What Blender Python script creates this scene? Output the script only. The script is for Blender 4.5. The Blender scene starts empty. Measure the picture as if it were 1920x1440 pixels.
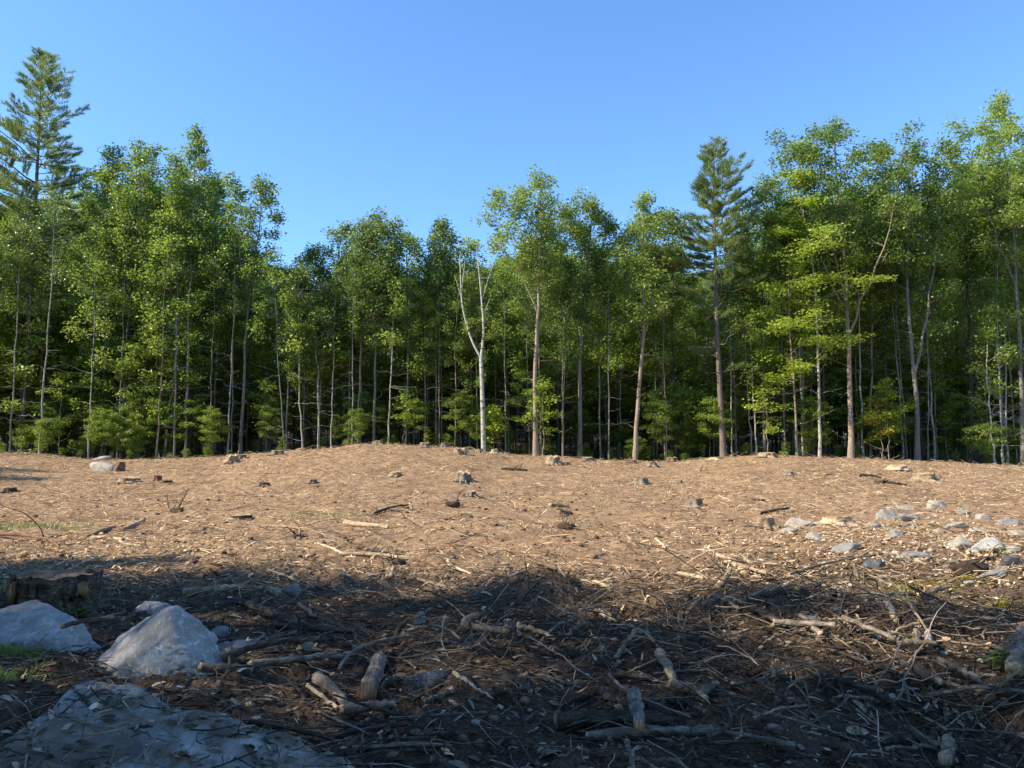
import bpy, math, random
import numpy as np
from mathutils import Vector, Matrix

S = bpy.context.scene
COL = S.collection
PI = math.pi
R = math.radians

# ------------------------------------------------------------------ camera, sky, sun, exposure
EYE = 1.6
PITCH = R(5.5)
FPX = 1442.0                                   # focal length in pixels of the 1920 px frame
cam = bpy.data.cameras.new('camera')
cam.sensor_width = 36.0
cam.lens = 36.0 * FPX / 1920.0
cam.clip_start = 0.05
cam.clip_end = 3000
camo = bpy.data.objects.new('camera', cam)
camo.location = (0, 0, EYE)
camo.rotation_euler = (R(90) + PITCH, 0, 0)
COL.objects.link(camo)
S.camera = camo

SUN_EL = R(38)
SUN_AZ = R(-104)                                # clockwise from +Y: to the left and a little ahead
SUN_DIR = Vector((math.sin(SUN_AZ) * math.cos(SUN_EL), math.cos(SUN_AZ) * math.cos(SUN_EL), math.sin(SUN_EL)))
W = bpy.data.worlds.new('World')
S.world = W
W.use_nodes = True
wn = W.node_tree
for n in list(wn.nodes):
    wn.nodes.remove(n)
wo = wn.nodes.new('ShaderNodeOutputWorld')
wb = wn.nodes.new('ShaderNodeBackground')
sk = wn.nodes.new('ShaderNodeTexSky')
sk.sky_type = 'NISHITA'
sk.sun_disc = False
sk.sun_elevation = SUN_EL
sk.sun_rotation = SUN_AZ
sk.altitude = 300
sk.air_density = 1.0
sk.dust_density = 0.0
sk.ozone_density = 5.0
wb.inputs['Strength'].default_value = 0.138
wt = wn.nodes.new('ShaderNodeMix'); wt.data_type = 'RGBA'; wt.blend_type = 'MULTIPLY'
wt.inputs[0].default_value = 1.0; wt.inputs[7].default_value = (.83, 1.01, 1.14, 1)
wn.links.new(sk.outputs[0], wt.inputs[6]); wn.links.new(wt.outputs[2], wb.inputs[0])
wn.links.new(wb.outputs[0], wo.inputs[0])

sl = bpy.data.lights.new('sun', 'SUN')
sl.energy = 5.0
sl.angle = R(0.55)
sl.color = (1.0, 0.90, 0.72)
so = bpy.data.objects.new('sun', sl)
so.rotation_euler = SUN_DIR.to_track_quat('Z', 'Y').to_euler()
so.location = (-40, 15, 40)
COL.objects.link(so)

S.view_settings.view_transform = 'Standard'
S.view_settings.look = 'None'
S.view_settings.gamma = 1.0
S.view_settings.use_curve_mapping = False
S.view_settings.exposure = 1.04
S.render.engine = 'CYCLES'
S.cycles.max_bounces = 6
S.cycles.diffuse_bounces = 4
S.cycles.glossy_bounces = 2
S.cycles.transmission_bounces = 3
S.cycles.caustics_reflective = False
S.cycles.caustics_refractive = False

# ------------------------------------------------------------------ numeric helpers
def rng(seed):
    return np.random.RandomState(seed)

def _hash(ix, iy, seed):
    h = (ix.astype(np.int64) * 374761393 + iy.astype(np.int64) * 668265263 + seed * 974634777) & 0xffffffff
    h = ((h ^ (h >> 13)) * 1274126177) & 0xffffffff
    h = (h ^ (h >> 16)) & 0xffffffff
    return h / 4294967295.0

def vnoise(x, y, seed=0):
    x = np.asarray(x, dtype=np.float64); y = np.asarray(y, dtype=np.float64)
    ix = np.floor(x); iy = np.floor(y)
    fx = x - ix; fy = y - iy
    fx = fx * fx * fx * (fx * (fx * 6 - 15) + 10); fy = fy * fy * fy * (fy * (fy * 6 - 15) + 10)
    a = _hash(ix, iy, seed); b = _hash(ix + 1, iy, seed); c = _hash(ix, iy + 1, seed); d = _hash(ix + 1, iy + 1, seed)
    return (a * (1 - fx) + b * fx) * (1 - fy) + (c * (1 - fx) + d * fx) * fy * 1.0 - 0.5

def fbm(x, y, octaves=4, seed=0, gain=0.5):
    s = 0; amp = 1.0
    for o in range(octaves):
        s = s + amp * vnoise(x * 2 ** o + 13.7 * o, y * 2 ** o + 7.3 * o, seed + o)
        amp *= gain
    return s

def noise3(P, scale, seed):
    """cheap 3-D noise: three crossed 2-D noises"""
    q = P * scale
    return (vnoise(q[:, 0] + 3.1, q[:, 1] + q[:, 2] * .6, seed) + vnoise(q[:, 1] - 5.2, q[:, 2] + q[:, 0] * .6, seed + 5)
            + vnoise(q[:, 2] + 8.7, q[:, 0] - q[:, 1] * .6, seed + 9)) / 1.5

def interp(x, xs, ys):
    return np.interp(x, xs, ys)

# ------------------------------------------------------------------ terrain
CREST_PX = [-400, 0, 60, 130, 200, 300, 400, 480, 560, 640, 700, 780, 850, 900, 960, 1040, 1100, 1200, 1280, 1330, 1400, 1450, 1520, 1600, 1700, 1800, 1920, 2400]
CREST_PY = [846, 850, 851, 860, 862, 862, 859, 852, 845, 837, 832, 835, 838, 846, 854, 859, 862, 867, 867, 861, 857, 854, 858, 860, 865, 869, 877, 885]
YC = 36.0
_cx = (np.array(CREST_PX) - 960.0) / FPX * YC
_ch = EYE + (859.0 - np.array(CREST_PY)) / FPX * YC
# smooth the crest line
_gx = np.linspace(-60, 60, 481)
_gh = np.interp(_gx, _cx, _ch)
_k = np.exp(-np.linspace(-2, 2, 13) ** 2); _k /= _k.sum()
_gh = np.convolve(np.pad(_gh, 6, mode='edge'), _k, mode='valid')
S_Y = [-50, 8, 12, 17, 21, 24, 27, 30, 33, 36, 39, 43, 50, 60, 80, 130]
S_V = [0, 0, .03, .10, .22, .36, .53, .71, .88, 1.0, .98, .88, .8, .9, 2.0, 5.5]

# local mounds and hollows: x, y, radius, height
MOUNDS = [(0.3, 8.9, .5, .28), (-.6, 6.6, .9, .12), (.7, 6.5, .8, .12), (2.9, 7.2, 1.3, .22), (4.2, 5.6, 1.1, .20),
          (2.3, 8.3, .9, .14), (5.8, 8.6, 1.5, .22), (6.6, 12.5, 2.4, .30), (9.0, 11.0, 2.2, .25), (3.0, 10.5, 1.0, .12),
          (-3.4, 5.0, 1.2, .22), (-2.2, 4.2, 1.3, .15), (-6.0, 8.0, 1.6, .15), (-.2, 5.1, .6, .08), (-3.8, 11.5, 1.8, .10),
          (1.2, 13.0, 1.4, .08), (-1.0, 16.5, 2.0, .10), (2.75, 4.65, .55, -.22), (-.9, 8.1, .7, -.08), (1.5, 7.5, .6, -.10), (1.5, 10.2, 1.2, -.07)]

def HS(x, y):
    """smooth ground height"""
    x = np.asarray(x, dtype=np.float64); y = np.asarray(y, dtype=np.float64)
    a = np.interp(x / np.maximum(y, 10) * YC * .5 + x * .5, _gx, _gh)
    a = np.interp(np.where(y > 10, x * YC / np.maximum(y, 20) * .6 + x * .4, x), _gx, _gh)
    h = a * np.interp(y, S_Y, S_V)
    for mx, my, mr, mh in MOUNDS:
        h = h + mh * np.exp(-((x - mx) ** 2 + (y - my) ** 2) / (mr * mr))
    return h

def H(x, y):
    x = np.asarray(x, dtype=np.float64); y = np.asarray(y, dtype=np.float64)
    near = np.clip(1.25 - np.abs(y) / 60, .3, 1)
    h = HS(x, y) + near * (.12 * fbm(x * .45, y * .45, 3, 3) + .075 * fbm(x * 1.7, y * 1.7, 3, 11))
    return h

def HF(x, y):
    """ground height with clods"""
    r = np.hypot(x, y)
    f = np.clip(1.6 - r / 14, .35, 1.0)
    c = fbm(x * 8, y * 8, 3, 31)
    c2 = np.abs(fbm(x * 3.3, y * 3.3, 2, 57))
    return H(x, y) + f * (.055 * c + .08 * np.maximum(c2 - .15, 0) + .016 * vnoise(x * 38, y * 38, 77))

def ray(px, py):
    cx = (px - 960.0) / FPX; cy = (720.0 - py) / FPX
    c, s = math.cos(PITCH), math.sin(PITCH)
    return cx, c - cy * s, s + cy * c

def P(px, py, extra=0.0):
    """where the sight line through a photo pixel meets the ground"""
    dx, dy, dz = ray(px, py)
    ts = np.concatenate([np.arange(2.0, 20, .02), np.arange(20, 42, .05)])
    hs = H(dx * ts, dy * ts) + extra
    zs = EYE + dz * ts
    k = np.nonzero(zs <= hs)[0]
    t = ts[k[0]] if len(k) else 36.0 / dy
    return np.array([dx * t, dy * t, float(H(dx * t, dy * t))])

def AT(px, py, depth):
    dx, dy, dz = ray(px, py)
    t = depth / dy
    return np.array([dx * t, depth, EYE + dz * t])

# ------------------------------------------------------------------ meshes
def mk(name, V, F, mats=None, smooth=False, midx=None):
    """F: list of (n,k) int arrays"""
    V = np.asarray(V, dtype=np.float32).reshape(-1, 3)
    if isinstance(F, np.ndarray):
        F = [F]
    F = [np.asarray(f, dtype=np.int32) for f in F if len(f)]
    me = bpy.data.meshes.new(name)
    me.vertices.add(len(V)); me.vertices.foreach_set('co', V.ravel())
    loops = np.concatenate([f.ravel() for f in F])
    tot = np.concatenate([np.full(len(f), f.shape[1], dtype=np.int32) for f in F])
    start = np.concatenate([[0], np.cumsum(tot)[:-1]]).astype(np.int32)
    me.loops.add(len(loops)); me.loops.foreach_set('vertex_index', loops)
    me.polygons.add(len(tot)); me.polygons.foreach_set('loop_start', start)
    me.polygons.foreach_set('loop_total', tot)
    if smooth:
        me.polygons.foreach_set('use_smooth', np.ones(len(tot), dtype=bool))
    if midx is not None:
        me.polygons.foreach_set('material_index', np.asarray(midx, dtype=np.int32))
    for m in (mats if isinstance(mats, (list, tuple)) else [mats]):
        if m: me.materials.append(m)
    me.update(calc_edges=True)
    return me

def ob(name, me, parent=None, loc=None, rot=None, scale=None):
    o = bpy.data.objects.new(name, me)
    COL.objects.link(o)
    if parent: o.parent = parent
    if loc is not None: o.location = tuple(float(v) for v in loc)
    if rot is not None: o.rotation_euler = rot
    if scale is not None: o.scale = scale if hasattr(scale, '__len__') else (scale,) * 3
    return o

def tag(o, label=None, cat=None, group=None, kind=None):
    if label: o['label'] = label
    if cat: o['category'] = cat
    if group: o['group'] = group
    if kind: o['kind'] = kind
    return o

def copy_tree(o, parent=None):
    c = o.copy(); COL.objects.link(c)
    if parent: c.parent = parent
    for ch in list(o.children):
        copy_tree(ch, c)
    return c

def tubes(C, Rr, sides=5, closed_ends=False, ref=None):
    """C (N,K,3) centre lines, Rr (N,K) radii -> V, quads (, end tris)"""
    C = np.asarray(C, dtype=np.float64); N, K, _ = C.shape
    T = np.empty_like(C)
    T[:, 1:-1] = C[:, 2:] - C[:, :-2]; T[:, 0] = C[:, 1] - C[:, 0]; T[:, -1] = C[:, -1] - C[:, -2]
    T /= np.linalg.norm(T, axis=2, keepdims=True) + 1e-9
    ax = C[:, -1] - C[:, 0]; ax = ax / (np.linalg.norm(ax, axis=1, keepdims=True) + 1e-9)
    rf = np.where(np.abs(ax[:, 2:3]) > .8, np.array([[1., 0, 0]]), np.array([[0, 0, 1.]]))[:, None, :] + 0 * C
    U = np.cross(T, rf); U /= np.linalg.norm(U, axis=2, keepdims=True) + 1e-9
    Vv = np.cross(T, U)
    a = np.arange(sides) * 2 * PI / sides
    ring = C[:, :, None, :] + Rr[:, :, None, None] * (np.cos(a)[None, None, :, None] * U[:, :, None, :] + np.sin(a)[None, None, :, None] * Vv[:, :, None, :])
    V = ring.reshape(-1, 3)
    base = (np.arange(N) * K * sides)[:, None, None]
    k = (np.arange(K - 1) * sides)[None, :, None]
    s = np.arange(sides)[None, None, :]; s2 = (s + 1) % sides
    q = np.stack([base + k + s, base + k + s2, base + k + sides + s2, base + k + sides + s], axis=-1).reshape(-1, 4)
    return V, q

def resample(pts, n):
    pts = np.asarray(pts, dtype=float)
    d = np.concatenate([[0], np.cumsum(np.linalg.norm(np.diff(pts, axis=0), axis=1))])
    t = np.linspace(0, d[-1], n)
    # Catmull-ish smoothing by interpolating then averaging
    out = np.stack([np.interp(t, d, pts[:, i]) for i in range(3)], axis=1)
    for _ in range(2):
        out[1:-1] = out[1:-1] * .5 + (out[:-2] + out[2:]) * .25
    return out

class Geo:
    def __init__(self): self.V = []; self.F = {}; self.n = 0
    def add(self, V, F):
        V = np.asarray(V).reshape(-1, 3)
        F = [F] if isinstance(F, np.ndarray) else F
        for f in F:
            self.F.setdefault(f.shape[1], []).append(f + self.n)
        self.V.append(V); self.n += len(V)
    def mesh(self, name, mat, smooth=False):
        return mk(name, np.concatenate(self.V), [np.concatenate(v) for v in self.F.values()], mat, smooth)

# ------------------------------------------------------------------ materials
class NT:
    def __init__(self, name):
        self.m = bpy.data.materials.new(name); self.m.use_nodes = True
        self.t = self.m.node_tree
        for n in list(self.t.nodes): self.t.nodes.remove(n)
        self.out = self.n('ShaderNodeOutputMaterial')
    def n(self, kind, **kw):
        x = self.t.nodes.new(kind)
        for k, v in kw.items(): setattr(x, k, v)
        return x
    def l(self, a, b): self.t.links.new(a, b)
    def set(self, node, **kw):
        for k, v in kw.items():
            node.inputs[k].default_value = v
        return node
    def noise(self, scale, detail=4, rough=.6, vec=None, dist=0):
        x = self.n('ShaderNodeTexNoise'); x.inputs['Scale'].default_value = scale; x.inputs['Detail'].default_value = detail
        x.inputs['Roughness'].default_value = rough; x.inputs['Distortion'].default_value = dist
        if vec: self.l(vec, x.inputs['Vector'])
        return x.outputs['Fac']
    def ramp(self, fac, stops):
        x = self.n('ShaderNodeValToRGB'); cr = x.color_ramp
        while len(cr.elements) > 1: cr.elements.remove(cr.elements[-1])
        cr.elements[0].position = stops[0][0]; cr.elements[0].color = (*stops[0][1], 1)
        for p, c in stops[1:]:
            e = cr.elements.new(p); e.color = (*c, 1)
        self.l(fac, x.inputs[0]); return x.outputs[0]
    def mix(self, fac, a, b, mode='MIX'):
        x = self.n('ShaderNodeMix', data_type='RGBA', blend_type=mode)
        for s, v in ((0, fac), (6, a), (7, b)):
            if isinstance(v, (int, float)): x.inputs[s].default_value = v
            elif isinstance(v, tuple): x.inputs[s].default_value = (*v, 1)
            else: self.l(v, x.inputs[s])
        return x.outputs[2]
    def math(self, op, a, b=None):
        x = self.n('ShaderNodeMath', operation=op)
        for i, v in ((0, a), (1, b)):
            if v is None: continue
            if isinstance(v, (int, float)): x.inputs[i].default_value = v
            else: self.l(v, x.inputs[i])
        return x.outputs[0]
    def maprange(self, v, a, b, c=0, d=1):
        x = self.n('ShaderNodeMapRange'); self.l(v, x.inputs[0])
        for i, q in enumerate((a, b, c, d)): x.inputs[i + 1].default_value = q
        return x.outputs[0]
    def coord(self, which='Object'):
        return self.n('ShaderNodeTexCoord').outputs[which]
    def mapping(self, vec, scale=(1, 1, 1), rot=(0, 0, 0)):
        x = self.n('ShaderNodeMapping'); self.l(vec, x.inputs['Vector'])
        x.inputs['Scale'].default_value = scale; x.inputs['Rotation'].default_value = rot
        return x.outputs[0]
    def bump(self, h, strength=.5, dist=.02):
        x = self.n('ShaderNodeBump'); x.inputs['Strength'].default_value = strength; x.inputs['Distance'].default_value = dist
        self.l(h, x.inputs['Height']); return x.outputs[0]
    def surf(self, col, rough=.9, spec=.2, normal=None):
        b = self.n('ShaderNodeBsdfPrincipled')
        if isinstance(col, tuple): b.inputs['Base Color'].default_value = (*col, 1)
        else: self.l(col, b.inputs['Base Color'])
        if isinstance(rough, (int, float)): b.inputs['Roughness'].default_value = rough
        else: self.l(rough, b.inputs['Roughness'])
        b.inputs['Specular IOR Level'].default_value = spec
        if normal: self.l(normal, b.inputs['Normal'])
        self.l(b.outputs[0], self.out.inputs[0])
        return b

def leaf_material(name, dark, mid, light, trans=.45, tint=.42):
    M = NT(name)
    geo = M.n('ShaderNodeNewGeometry'); oi = M.n('ShaderNodeObjectInfo')
    rnd = geo.outputs['Random Per Island']
    big = M.noise(.55, 2, .5, geo.outputs['Position'])
    v = M.math('ADD', M.math('MULTIPLY', rnd, .42), M.math('MULTIPLY', big, .9))
    v = M.math('ADD', v, M.math('MULTIPLY', M.math('SUBTRACT', oi.outputs['Random'], .5), tint))
    col = M.ramp(v, [(.25, dark), (.62, mid), (1.0, light)])
    d = M.n('ShaderNodeBsdfPrincipled'); M.l(col, d.inputs['Base Color'])
    d.inputs['Roughness'].default_value = .40; d.inputs['Specular IOR Level'].default_value = .5
    t = M.n('ShaderNodeBsdfTranslucent')
    tc = M.mix(.7, col, (.47, .61, .07), 'MIX'); M.l(M.mix(.55, col, tc), t.inputs['Color'])
    mx = M.n('ShaderNodeMixShader'); mx.inputs[0].default_value = trans
    M.l(d.outputs[0], mx.inputs[1]); M.l(t.outputs[0], mx.inputs[2]); M.l(mx.outputs[0], M.out.inputs[0])
    return M.m

MAT = {}
MAT['leaf_oak'] = leaf_material('leaf_oak', (.052, .094, .020), (.118, .190, .038), (.26, .34, .075), .48)
MAT['leaf_maple'] = leaf_material('leaf_maple', (.075, .130, .020), (.165, .250, .038), (.34, .41, .08), .52)
MAT['leaf_lime'] = leaf_material('leaf_lime', (.13, .19, .018), (.26, .36, .032), (.46, .54, .07), .52)
MAT['leaf_ash'] = leaf_material('leaf_ash', (.040, .080, .022), (.095, .160, .045), (.190, .260, .085), .38)
MAT['leaf_wood'] = leaf_material('leaf_wood', (.056, .100, .017), (.130, .205, .034), (.27, .36, .065), .55)
MAT['leaf_autumn'] = leaf_material('leaf_autumn', (.16, .16, .015), (.34, .28, .03), (.52, .40, .05), .45)
MAT['needle'] = leaf_material('needle', (.06, .095, .030), (.14, .20, .06), (.28, .34, .11), .35, .1)
MAT['grass'] = leaf_material('grass', (.05, .09, .015), (.10, .17, .03), (.2, .28, .06), .35)
MAT['moss'] = leaf_material('moss', (.16, .15, .015), (.30, .26, .02), (.42, .36, .05), .2)

def bark(name, c0, c1, c2, vscale=1.0, patch=None, rough_s=.9):
    M = NT(name)
    p = M.coord('Object')
    oi = M.n('ShaderNodeObjectInfo')
    st = M.mapping(p, (9 * vscale, 9 * vscale, 1.6 * vscale))
    n1 = M.noise(2.4, 6, .7, st, .6)
    n2 = M.noise(.8, 3, .5, p)
    col = M.ramp(n1, [(.28, c0), (.52, c1), (.78, c2)])
    col = M.mix(M.maprange(n2, .4, .7, 0, .55), col, tuple(min(1, v * 1.35) for v in c1))
    col = M.mix(M.maprange(oi.outputs['Random'], 0, 1, 0, .3), col, tuple(v * .7 for v in c1))
    if patch:
        n3 = M.noise(3.1, 3, .6, M.mapping(p, (1.2, 1.2, 2.2)), .8)
        col = M.mix(M.maprange(n3, .55, .62, 0, 1), col, patch)
    M.surf(col, rough_s, .15, M.bump(n1, .9, .02))
    return M.m

MAT['bark_grey'] = bark('bark_grey', (.075, .066, .055), (.17, .155, .13), (.30, .28, .24), 1.0)
MAT['bark_dark'] = bark('bark_dark', (.030, .026, .023), (.075, .065, .056), (.14, .125, .11), 1.0)
MAT['bark_tan'] = bark('bark_tan', (.11, .085, .06), (.27, .205, .15), (.50, .40, .30), 1.0)
MAT['bark_pale'] = bark('bark_pale', (.16, .145, .115), (.34, .32, .26), (.52, .49, .42), 1.0, (.13, .12, .10))
MAT['bark_birch'] = bark('bark_birch', (.22, .20, .17), (.42, .40, .35), (.62, .59, .53), .8, (.10, .09, .08))
MAT['bark_pine'] = bark('bark_pine', (.060, .045, .036), (.15, .115, .095), (.27, .215, .18), 1.2)

def wood(name, c0, c1, c2, bump=.6, scl=1.0):
    """weathered wood with grain along local X"""
    M = NT(name)
    p = M.coord('Object'); oi = M.n('ShaderNodeObjectInfo')
    st = M.mapping(p, (3 * scl, 26 * scl, 26 * scl))
    n1 = M.noise(1.3, 6, .7, st, .5)
    n2 = M.noise(9, 6, .75, p)
    col = M.ramp(n1, [(.34, c0), (.5, c1), (.66, c2)])
    col = M.mix(M.maprange(n2, .48, .60, 0, .85), col, tuple(v * .8 for v in c0))
    col = M.mix(M.maprange(oi.outputs['Random'], 0, 1, 0, .5), col, tuple(v * .5 for v in c1))
    M.surf(col, .9, .15, M.bump(M.math('ADD', n1, M.math('MULTIPLY', n2, .5)), 1.0, .022))
    return M.m

MAT['wood_dark'] = wood('wood_dark', (.022, .017, .013), (.085, .066, .048), (.25, .20, .15))
MAT['wood_grey'] = wood('wood_grey', (.09, .072, .053), (.25, .20, .15), (.44, .37, .285))
MAT['wood_tan'] = wood('wood_tan', (.17, .115, .07), (.38, .27, .17), (.58, .44, .29))
MAT['wood_pale'] = wood('wood_pale', (.34, .24, .14), (.58, .44, .28), (.74, .60, .42))
MAT['wood_red'] = wood('wood_red', (.08, .045, .03), (.20, .115, .075), (.36, .23, .15))

def cut_material(name, c0, c1):
    M = NT(name)
    p = M.coord('Object')
    w = M.n('ShaderNodeTexWave', wave_type='RINGS', rings_direction='Z'); w.inputs['Scale'].default_value = 14
    w.inputs['Distortion'].default_value = 3; w.inputs['Detail'].default_value = 3
    M.l(p, w.inputs['Vector'])
    n = M.noise(9, 5, .65, p)
    col = M.mix(w.outputs['Fac'], c0, c1)
    col = M.mix(M.maprange(n, .4, .7, 0, .75), col, tuple(v * .4 for v in c0))
    M.surf(col, .85, .15, M.bump(n, .5, .01))
    return M.m
MAT['cut'] = cut_material('cut_wood', (.36, .25, .14), (.55, .42, .26))
MAT['cut_fresh'] = cut_material('cut_wood_fresh', (.62, .44, .16), (.78, .60, .28))
MAT['cut_dark'] = cut_material('cut_wood_old', (.16, .105, .06), (.30, .21, .13))
MAT['cut_torn'] = cut_material('cut_wood_torn', (.13, .075, .035), (.26, .16, .08))
MAT['cut_orange'] = cut_material('cut_wood_orange', (.34, .17, .08), (.55, .33, .18))

def rock_material(name, c0, c1, c2, white=.0, dirt=0.0, streak=True):
    M = NT(name)
    p = M.coord('Object'); geo = M.n('ShaderNodeNewGeometry'); oi = M.n('ShaderNodeObjectInfo')
    n1 = M.noise(3.2, 8, .68, p, .3)
    n2 = M.noise(17, 5, .7, p)
    st = M.mapping(p, (15, 6, 8), (.3, .5, .6))
    n3 = M.noise(2.6, 10, .85, st, .4)
    col = M.ramp(n1, [(.3, c0), (.52, c1), (.75, c2)])
    col = M.mix(M.maprange(n2, .35, .75, 0, .5), col, c0)
    if white:
        wmask = M.math('MULTIPLY', M.maprange(n3, .53, .59, 0, 1), M.maprange(n1, .40, .52, .1, 1))
        col = M.mix(M.math('MULTIPLY', wmask, white), col, (.82, .83, .84))
    sp = M.n('ShaderNodeTexVoronoi'); sp.inputs['Scale'].default_value = 11; M.l(p, sp.inputs['Vector'])
    if dirt:
        sx = M.n('ShaderNodeSeparateXYZ'); M.l(geo.outputs['Normal'], sx.inputs[0])
        up = M.maprange(sx.outputs['Z'], .55, .95, 0, 1)
        n4 = M.noise(1.4, 6, .7, p, .4)
        dm = M.math('MULTIPLY', up, M.maprange(n4, .54 - dirt * .12, .64 - dirt * .12, 0, .9))
        col = M.mix(dm, col, M.ramp(n2, [(.35, (.11, .082, .056)), (.7, (.28, .215, .15))]))
    hb = M.math('ADD', M.math('MULTIPLY', n3, .6), M.math('ADD', n1, M.math('MULTIPLY', n2, .35)))
    M.surf(col, .85, .25, M.bump(hb, 1.0, .05))
    return M.m
MAT['rock_blue'] = rock_material('rock_blue_grey', (.25, .225, .20), (.46, .43, .395), (.66, .62, .57), .95)
MAT['rock_grey'] = rock_material('rock_grey', (.16, .15, .135), (.31, .295, .27), (.50, .48, .44), .35, .5)
MAT['rock_pale'] = rock_material('rock_pale', (.25, .215, .17), (.43, .385, .31), (.62, .56, .47), .3, .55)
MAT['rock_slab'] = rock_material('rock_slab', (.32, .295, .255), (.52, .49, .44), (.70, .67, .61), .95, 1.1)
MAT['rock_dark'] = rock_material('rock_dark', (.05, .052, .055), (.12, .123, .13), (.24, .245, .255), .5)

def ground_material():
    M = NT('ground_soil')
    geo = M.n('ShaderNodeNewGeometry'); p = geo.outputs['Position']
    sx = M.n('ShaderNodeSeparateXYZ'); M.l(p, sx.inputs[0]); y = sx.outputs['Y']
    n1 = M.noise(.55, 5, .6, p)
    n2 = M.noise(4.5, 7, .78, p)
    n3 = M.noise(30, 5, .75, p)
    fib1 = M.noise(9, 4, .7, M.mapping(p, (1.0, 6.0, 3), (0, 0, .5)), .8)
    fib2 = M.noise(9, 4, .7, M.mapping(p, (6.0, 1.2, 3), (0, 0, .2)), .8)
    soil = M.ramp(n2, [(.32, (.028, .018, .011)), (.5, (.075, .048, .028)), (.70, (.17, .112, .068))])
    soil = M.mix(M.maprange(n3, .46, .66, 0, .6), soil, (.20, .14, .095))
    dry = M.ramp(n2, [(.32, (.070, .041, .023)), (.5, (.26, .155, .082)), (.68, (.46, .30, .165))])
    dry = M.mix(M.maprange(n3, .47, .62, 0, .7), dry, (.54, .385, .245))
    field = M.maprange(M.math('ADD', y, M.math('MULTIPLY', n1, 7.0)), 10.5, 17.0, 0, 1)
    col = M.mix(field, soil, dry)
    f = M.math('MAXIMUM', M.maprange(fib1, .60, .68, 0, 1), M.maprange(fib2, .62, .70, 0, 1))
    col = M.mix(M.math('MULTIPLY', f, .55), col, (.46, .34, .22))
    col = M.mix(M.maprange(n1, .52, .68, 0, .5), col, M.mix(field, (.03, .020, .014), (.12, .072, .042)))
    # forest floor behind the crest
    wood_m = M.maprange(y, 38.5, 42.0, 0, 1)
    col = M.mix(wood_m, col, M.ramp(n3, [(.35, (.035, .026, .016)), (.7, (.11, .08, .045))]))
    hb = M.math('ADD', M.math('MULTIPLY', n3, .5), M.math('ADD', n2, M.math('MULTIPLY', f, .4)))
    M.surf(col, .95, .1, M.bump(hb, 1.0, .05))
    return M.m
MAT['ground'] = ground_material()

def litter_material(name, stops, trans=False):
    M = NT(name)
    geo = M.n('ShaderNodeNewGeometry')
    n = M.noise(40, 3, .6, geo.outputs['Position'])
    v = M.math('ADD', geo.outputs['Random Per Island'], M.math('MULTIPLY', M.math('SUBTRACT', n, .5), .5))
    M.surf(M.ramp(v, stops), .9, .15)
    return M.m
MAT['chip'] = litter_material('wood_chip', [(0, (.10, .058, .032)), (.22, (.27, .17, .095)), (.6, (.48, .33, .19)), (1, (.72, .54, .33))])
MAT['twig_dark'] = litter_material('twig_dark', [(0, (.022, .016, .011)), (.5, (.085, .060, .041)), (.82, (.20, .15, .105)), (1, (.40, .31, .22))])
MAT['twig_tan'] = litter_material('twig_tan', [(0, (.11, .07, .045)), (.4, (.27, .185, .115)), (.8, (.47, .35, .22)), (1, (.66, .52, .35))])
MAT['dry_leaf'] = litter_material('dry_leaf', [(0, (.12, .075, .04)), (.4, (.33, .22, .12)), (.75, (.50, .38, .24)), (.93, (.66, .56, .42)), (1, (.60, .28, .06))])
MAT['clod'] = litter_material('soil_clod', [(0, (.05, .033, .021)), (.5, (.12, .078, .048)), (1, (.24, .16, .10))])
MAT['pebble'] = litter_material('pebble', [(0, (.12, .10, .08)), (.5, (.26, .22, .17)), (1, (.46, .40, .32))])
MAT['sky_back'] = None

# ------------------------------------------------------------------ ground sheet
def build_ground():
    a0 = R(44)
    fine = np.linspace(-a0, a0, 620)
    coarse = np.linspace(a0, 2 * PI - a0, 66)[1:-1]
    ang = np.concatenate([fine, coarse])
    rr = np.concatenate([[.25, .6, 1.0, 1.5, 2.0, 2.3], np.exp(np.linspace(math.log(2.6), math.log(42), 510)), np.exp(np.linspace(math.log(43), math.log(1500), 44))])
    A, Rd = np.meshgrid(ang, rr)
    X = Rd * np.sin(A); Y = Rd * np.cos(A)
    Z = HF(X, Y)
    far = np.clip((Rd - 160) / 600, 0, 1)
    Z = Z * (1 - far)
    n = len(ang); m = len(rr)
    V = np.stack([X, Y, Z], axis=-1).reshape(-1, 3)
    V = np.vstack([V, [[0, 0, float(HF(np.array(0.), np.array(0.)))]]])
    i = np.arange(m - 1)[:, None] * n; j = np.arange(n)[None, :]; j2 = (j + 1) % n
    Q = np.stack([i + j, i + j2, i + n + j2, i + n + j], axis=-1).reshape(-1, 4)[:, ::-1]
    c = len(V) - 1
    T = np.stack([np.full(n, c), (np.arange(n) + 1) % n, np.arange(n)], axis=-1)[:, ::-1]
    me = mk('ground', V, [Q, T], MAT['ground'], True)
    return tag(ob('ground', me), 'bare churned brown soil of the cleared hillside', None, None, 'structure')
build_ground()

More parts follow.
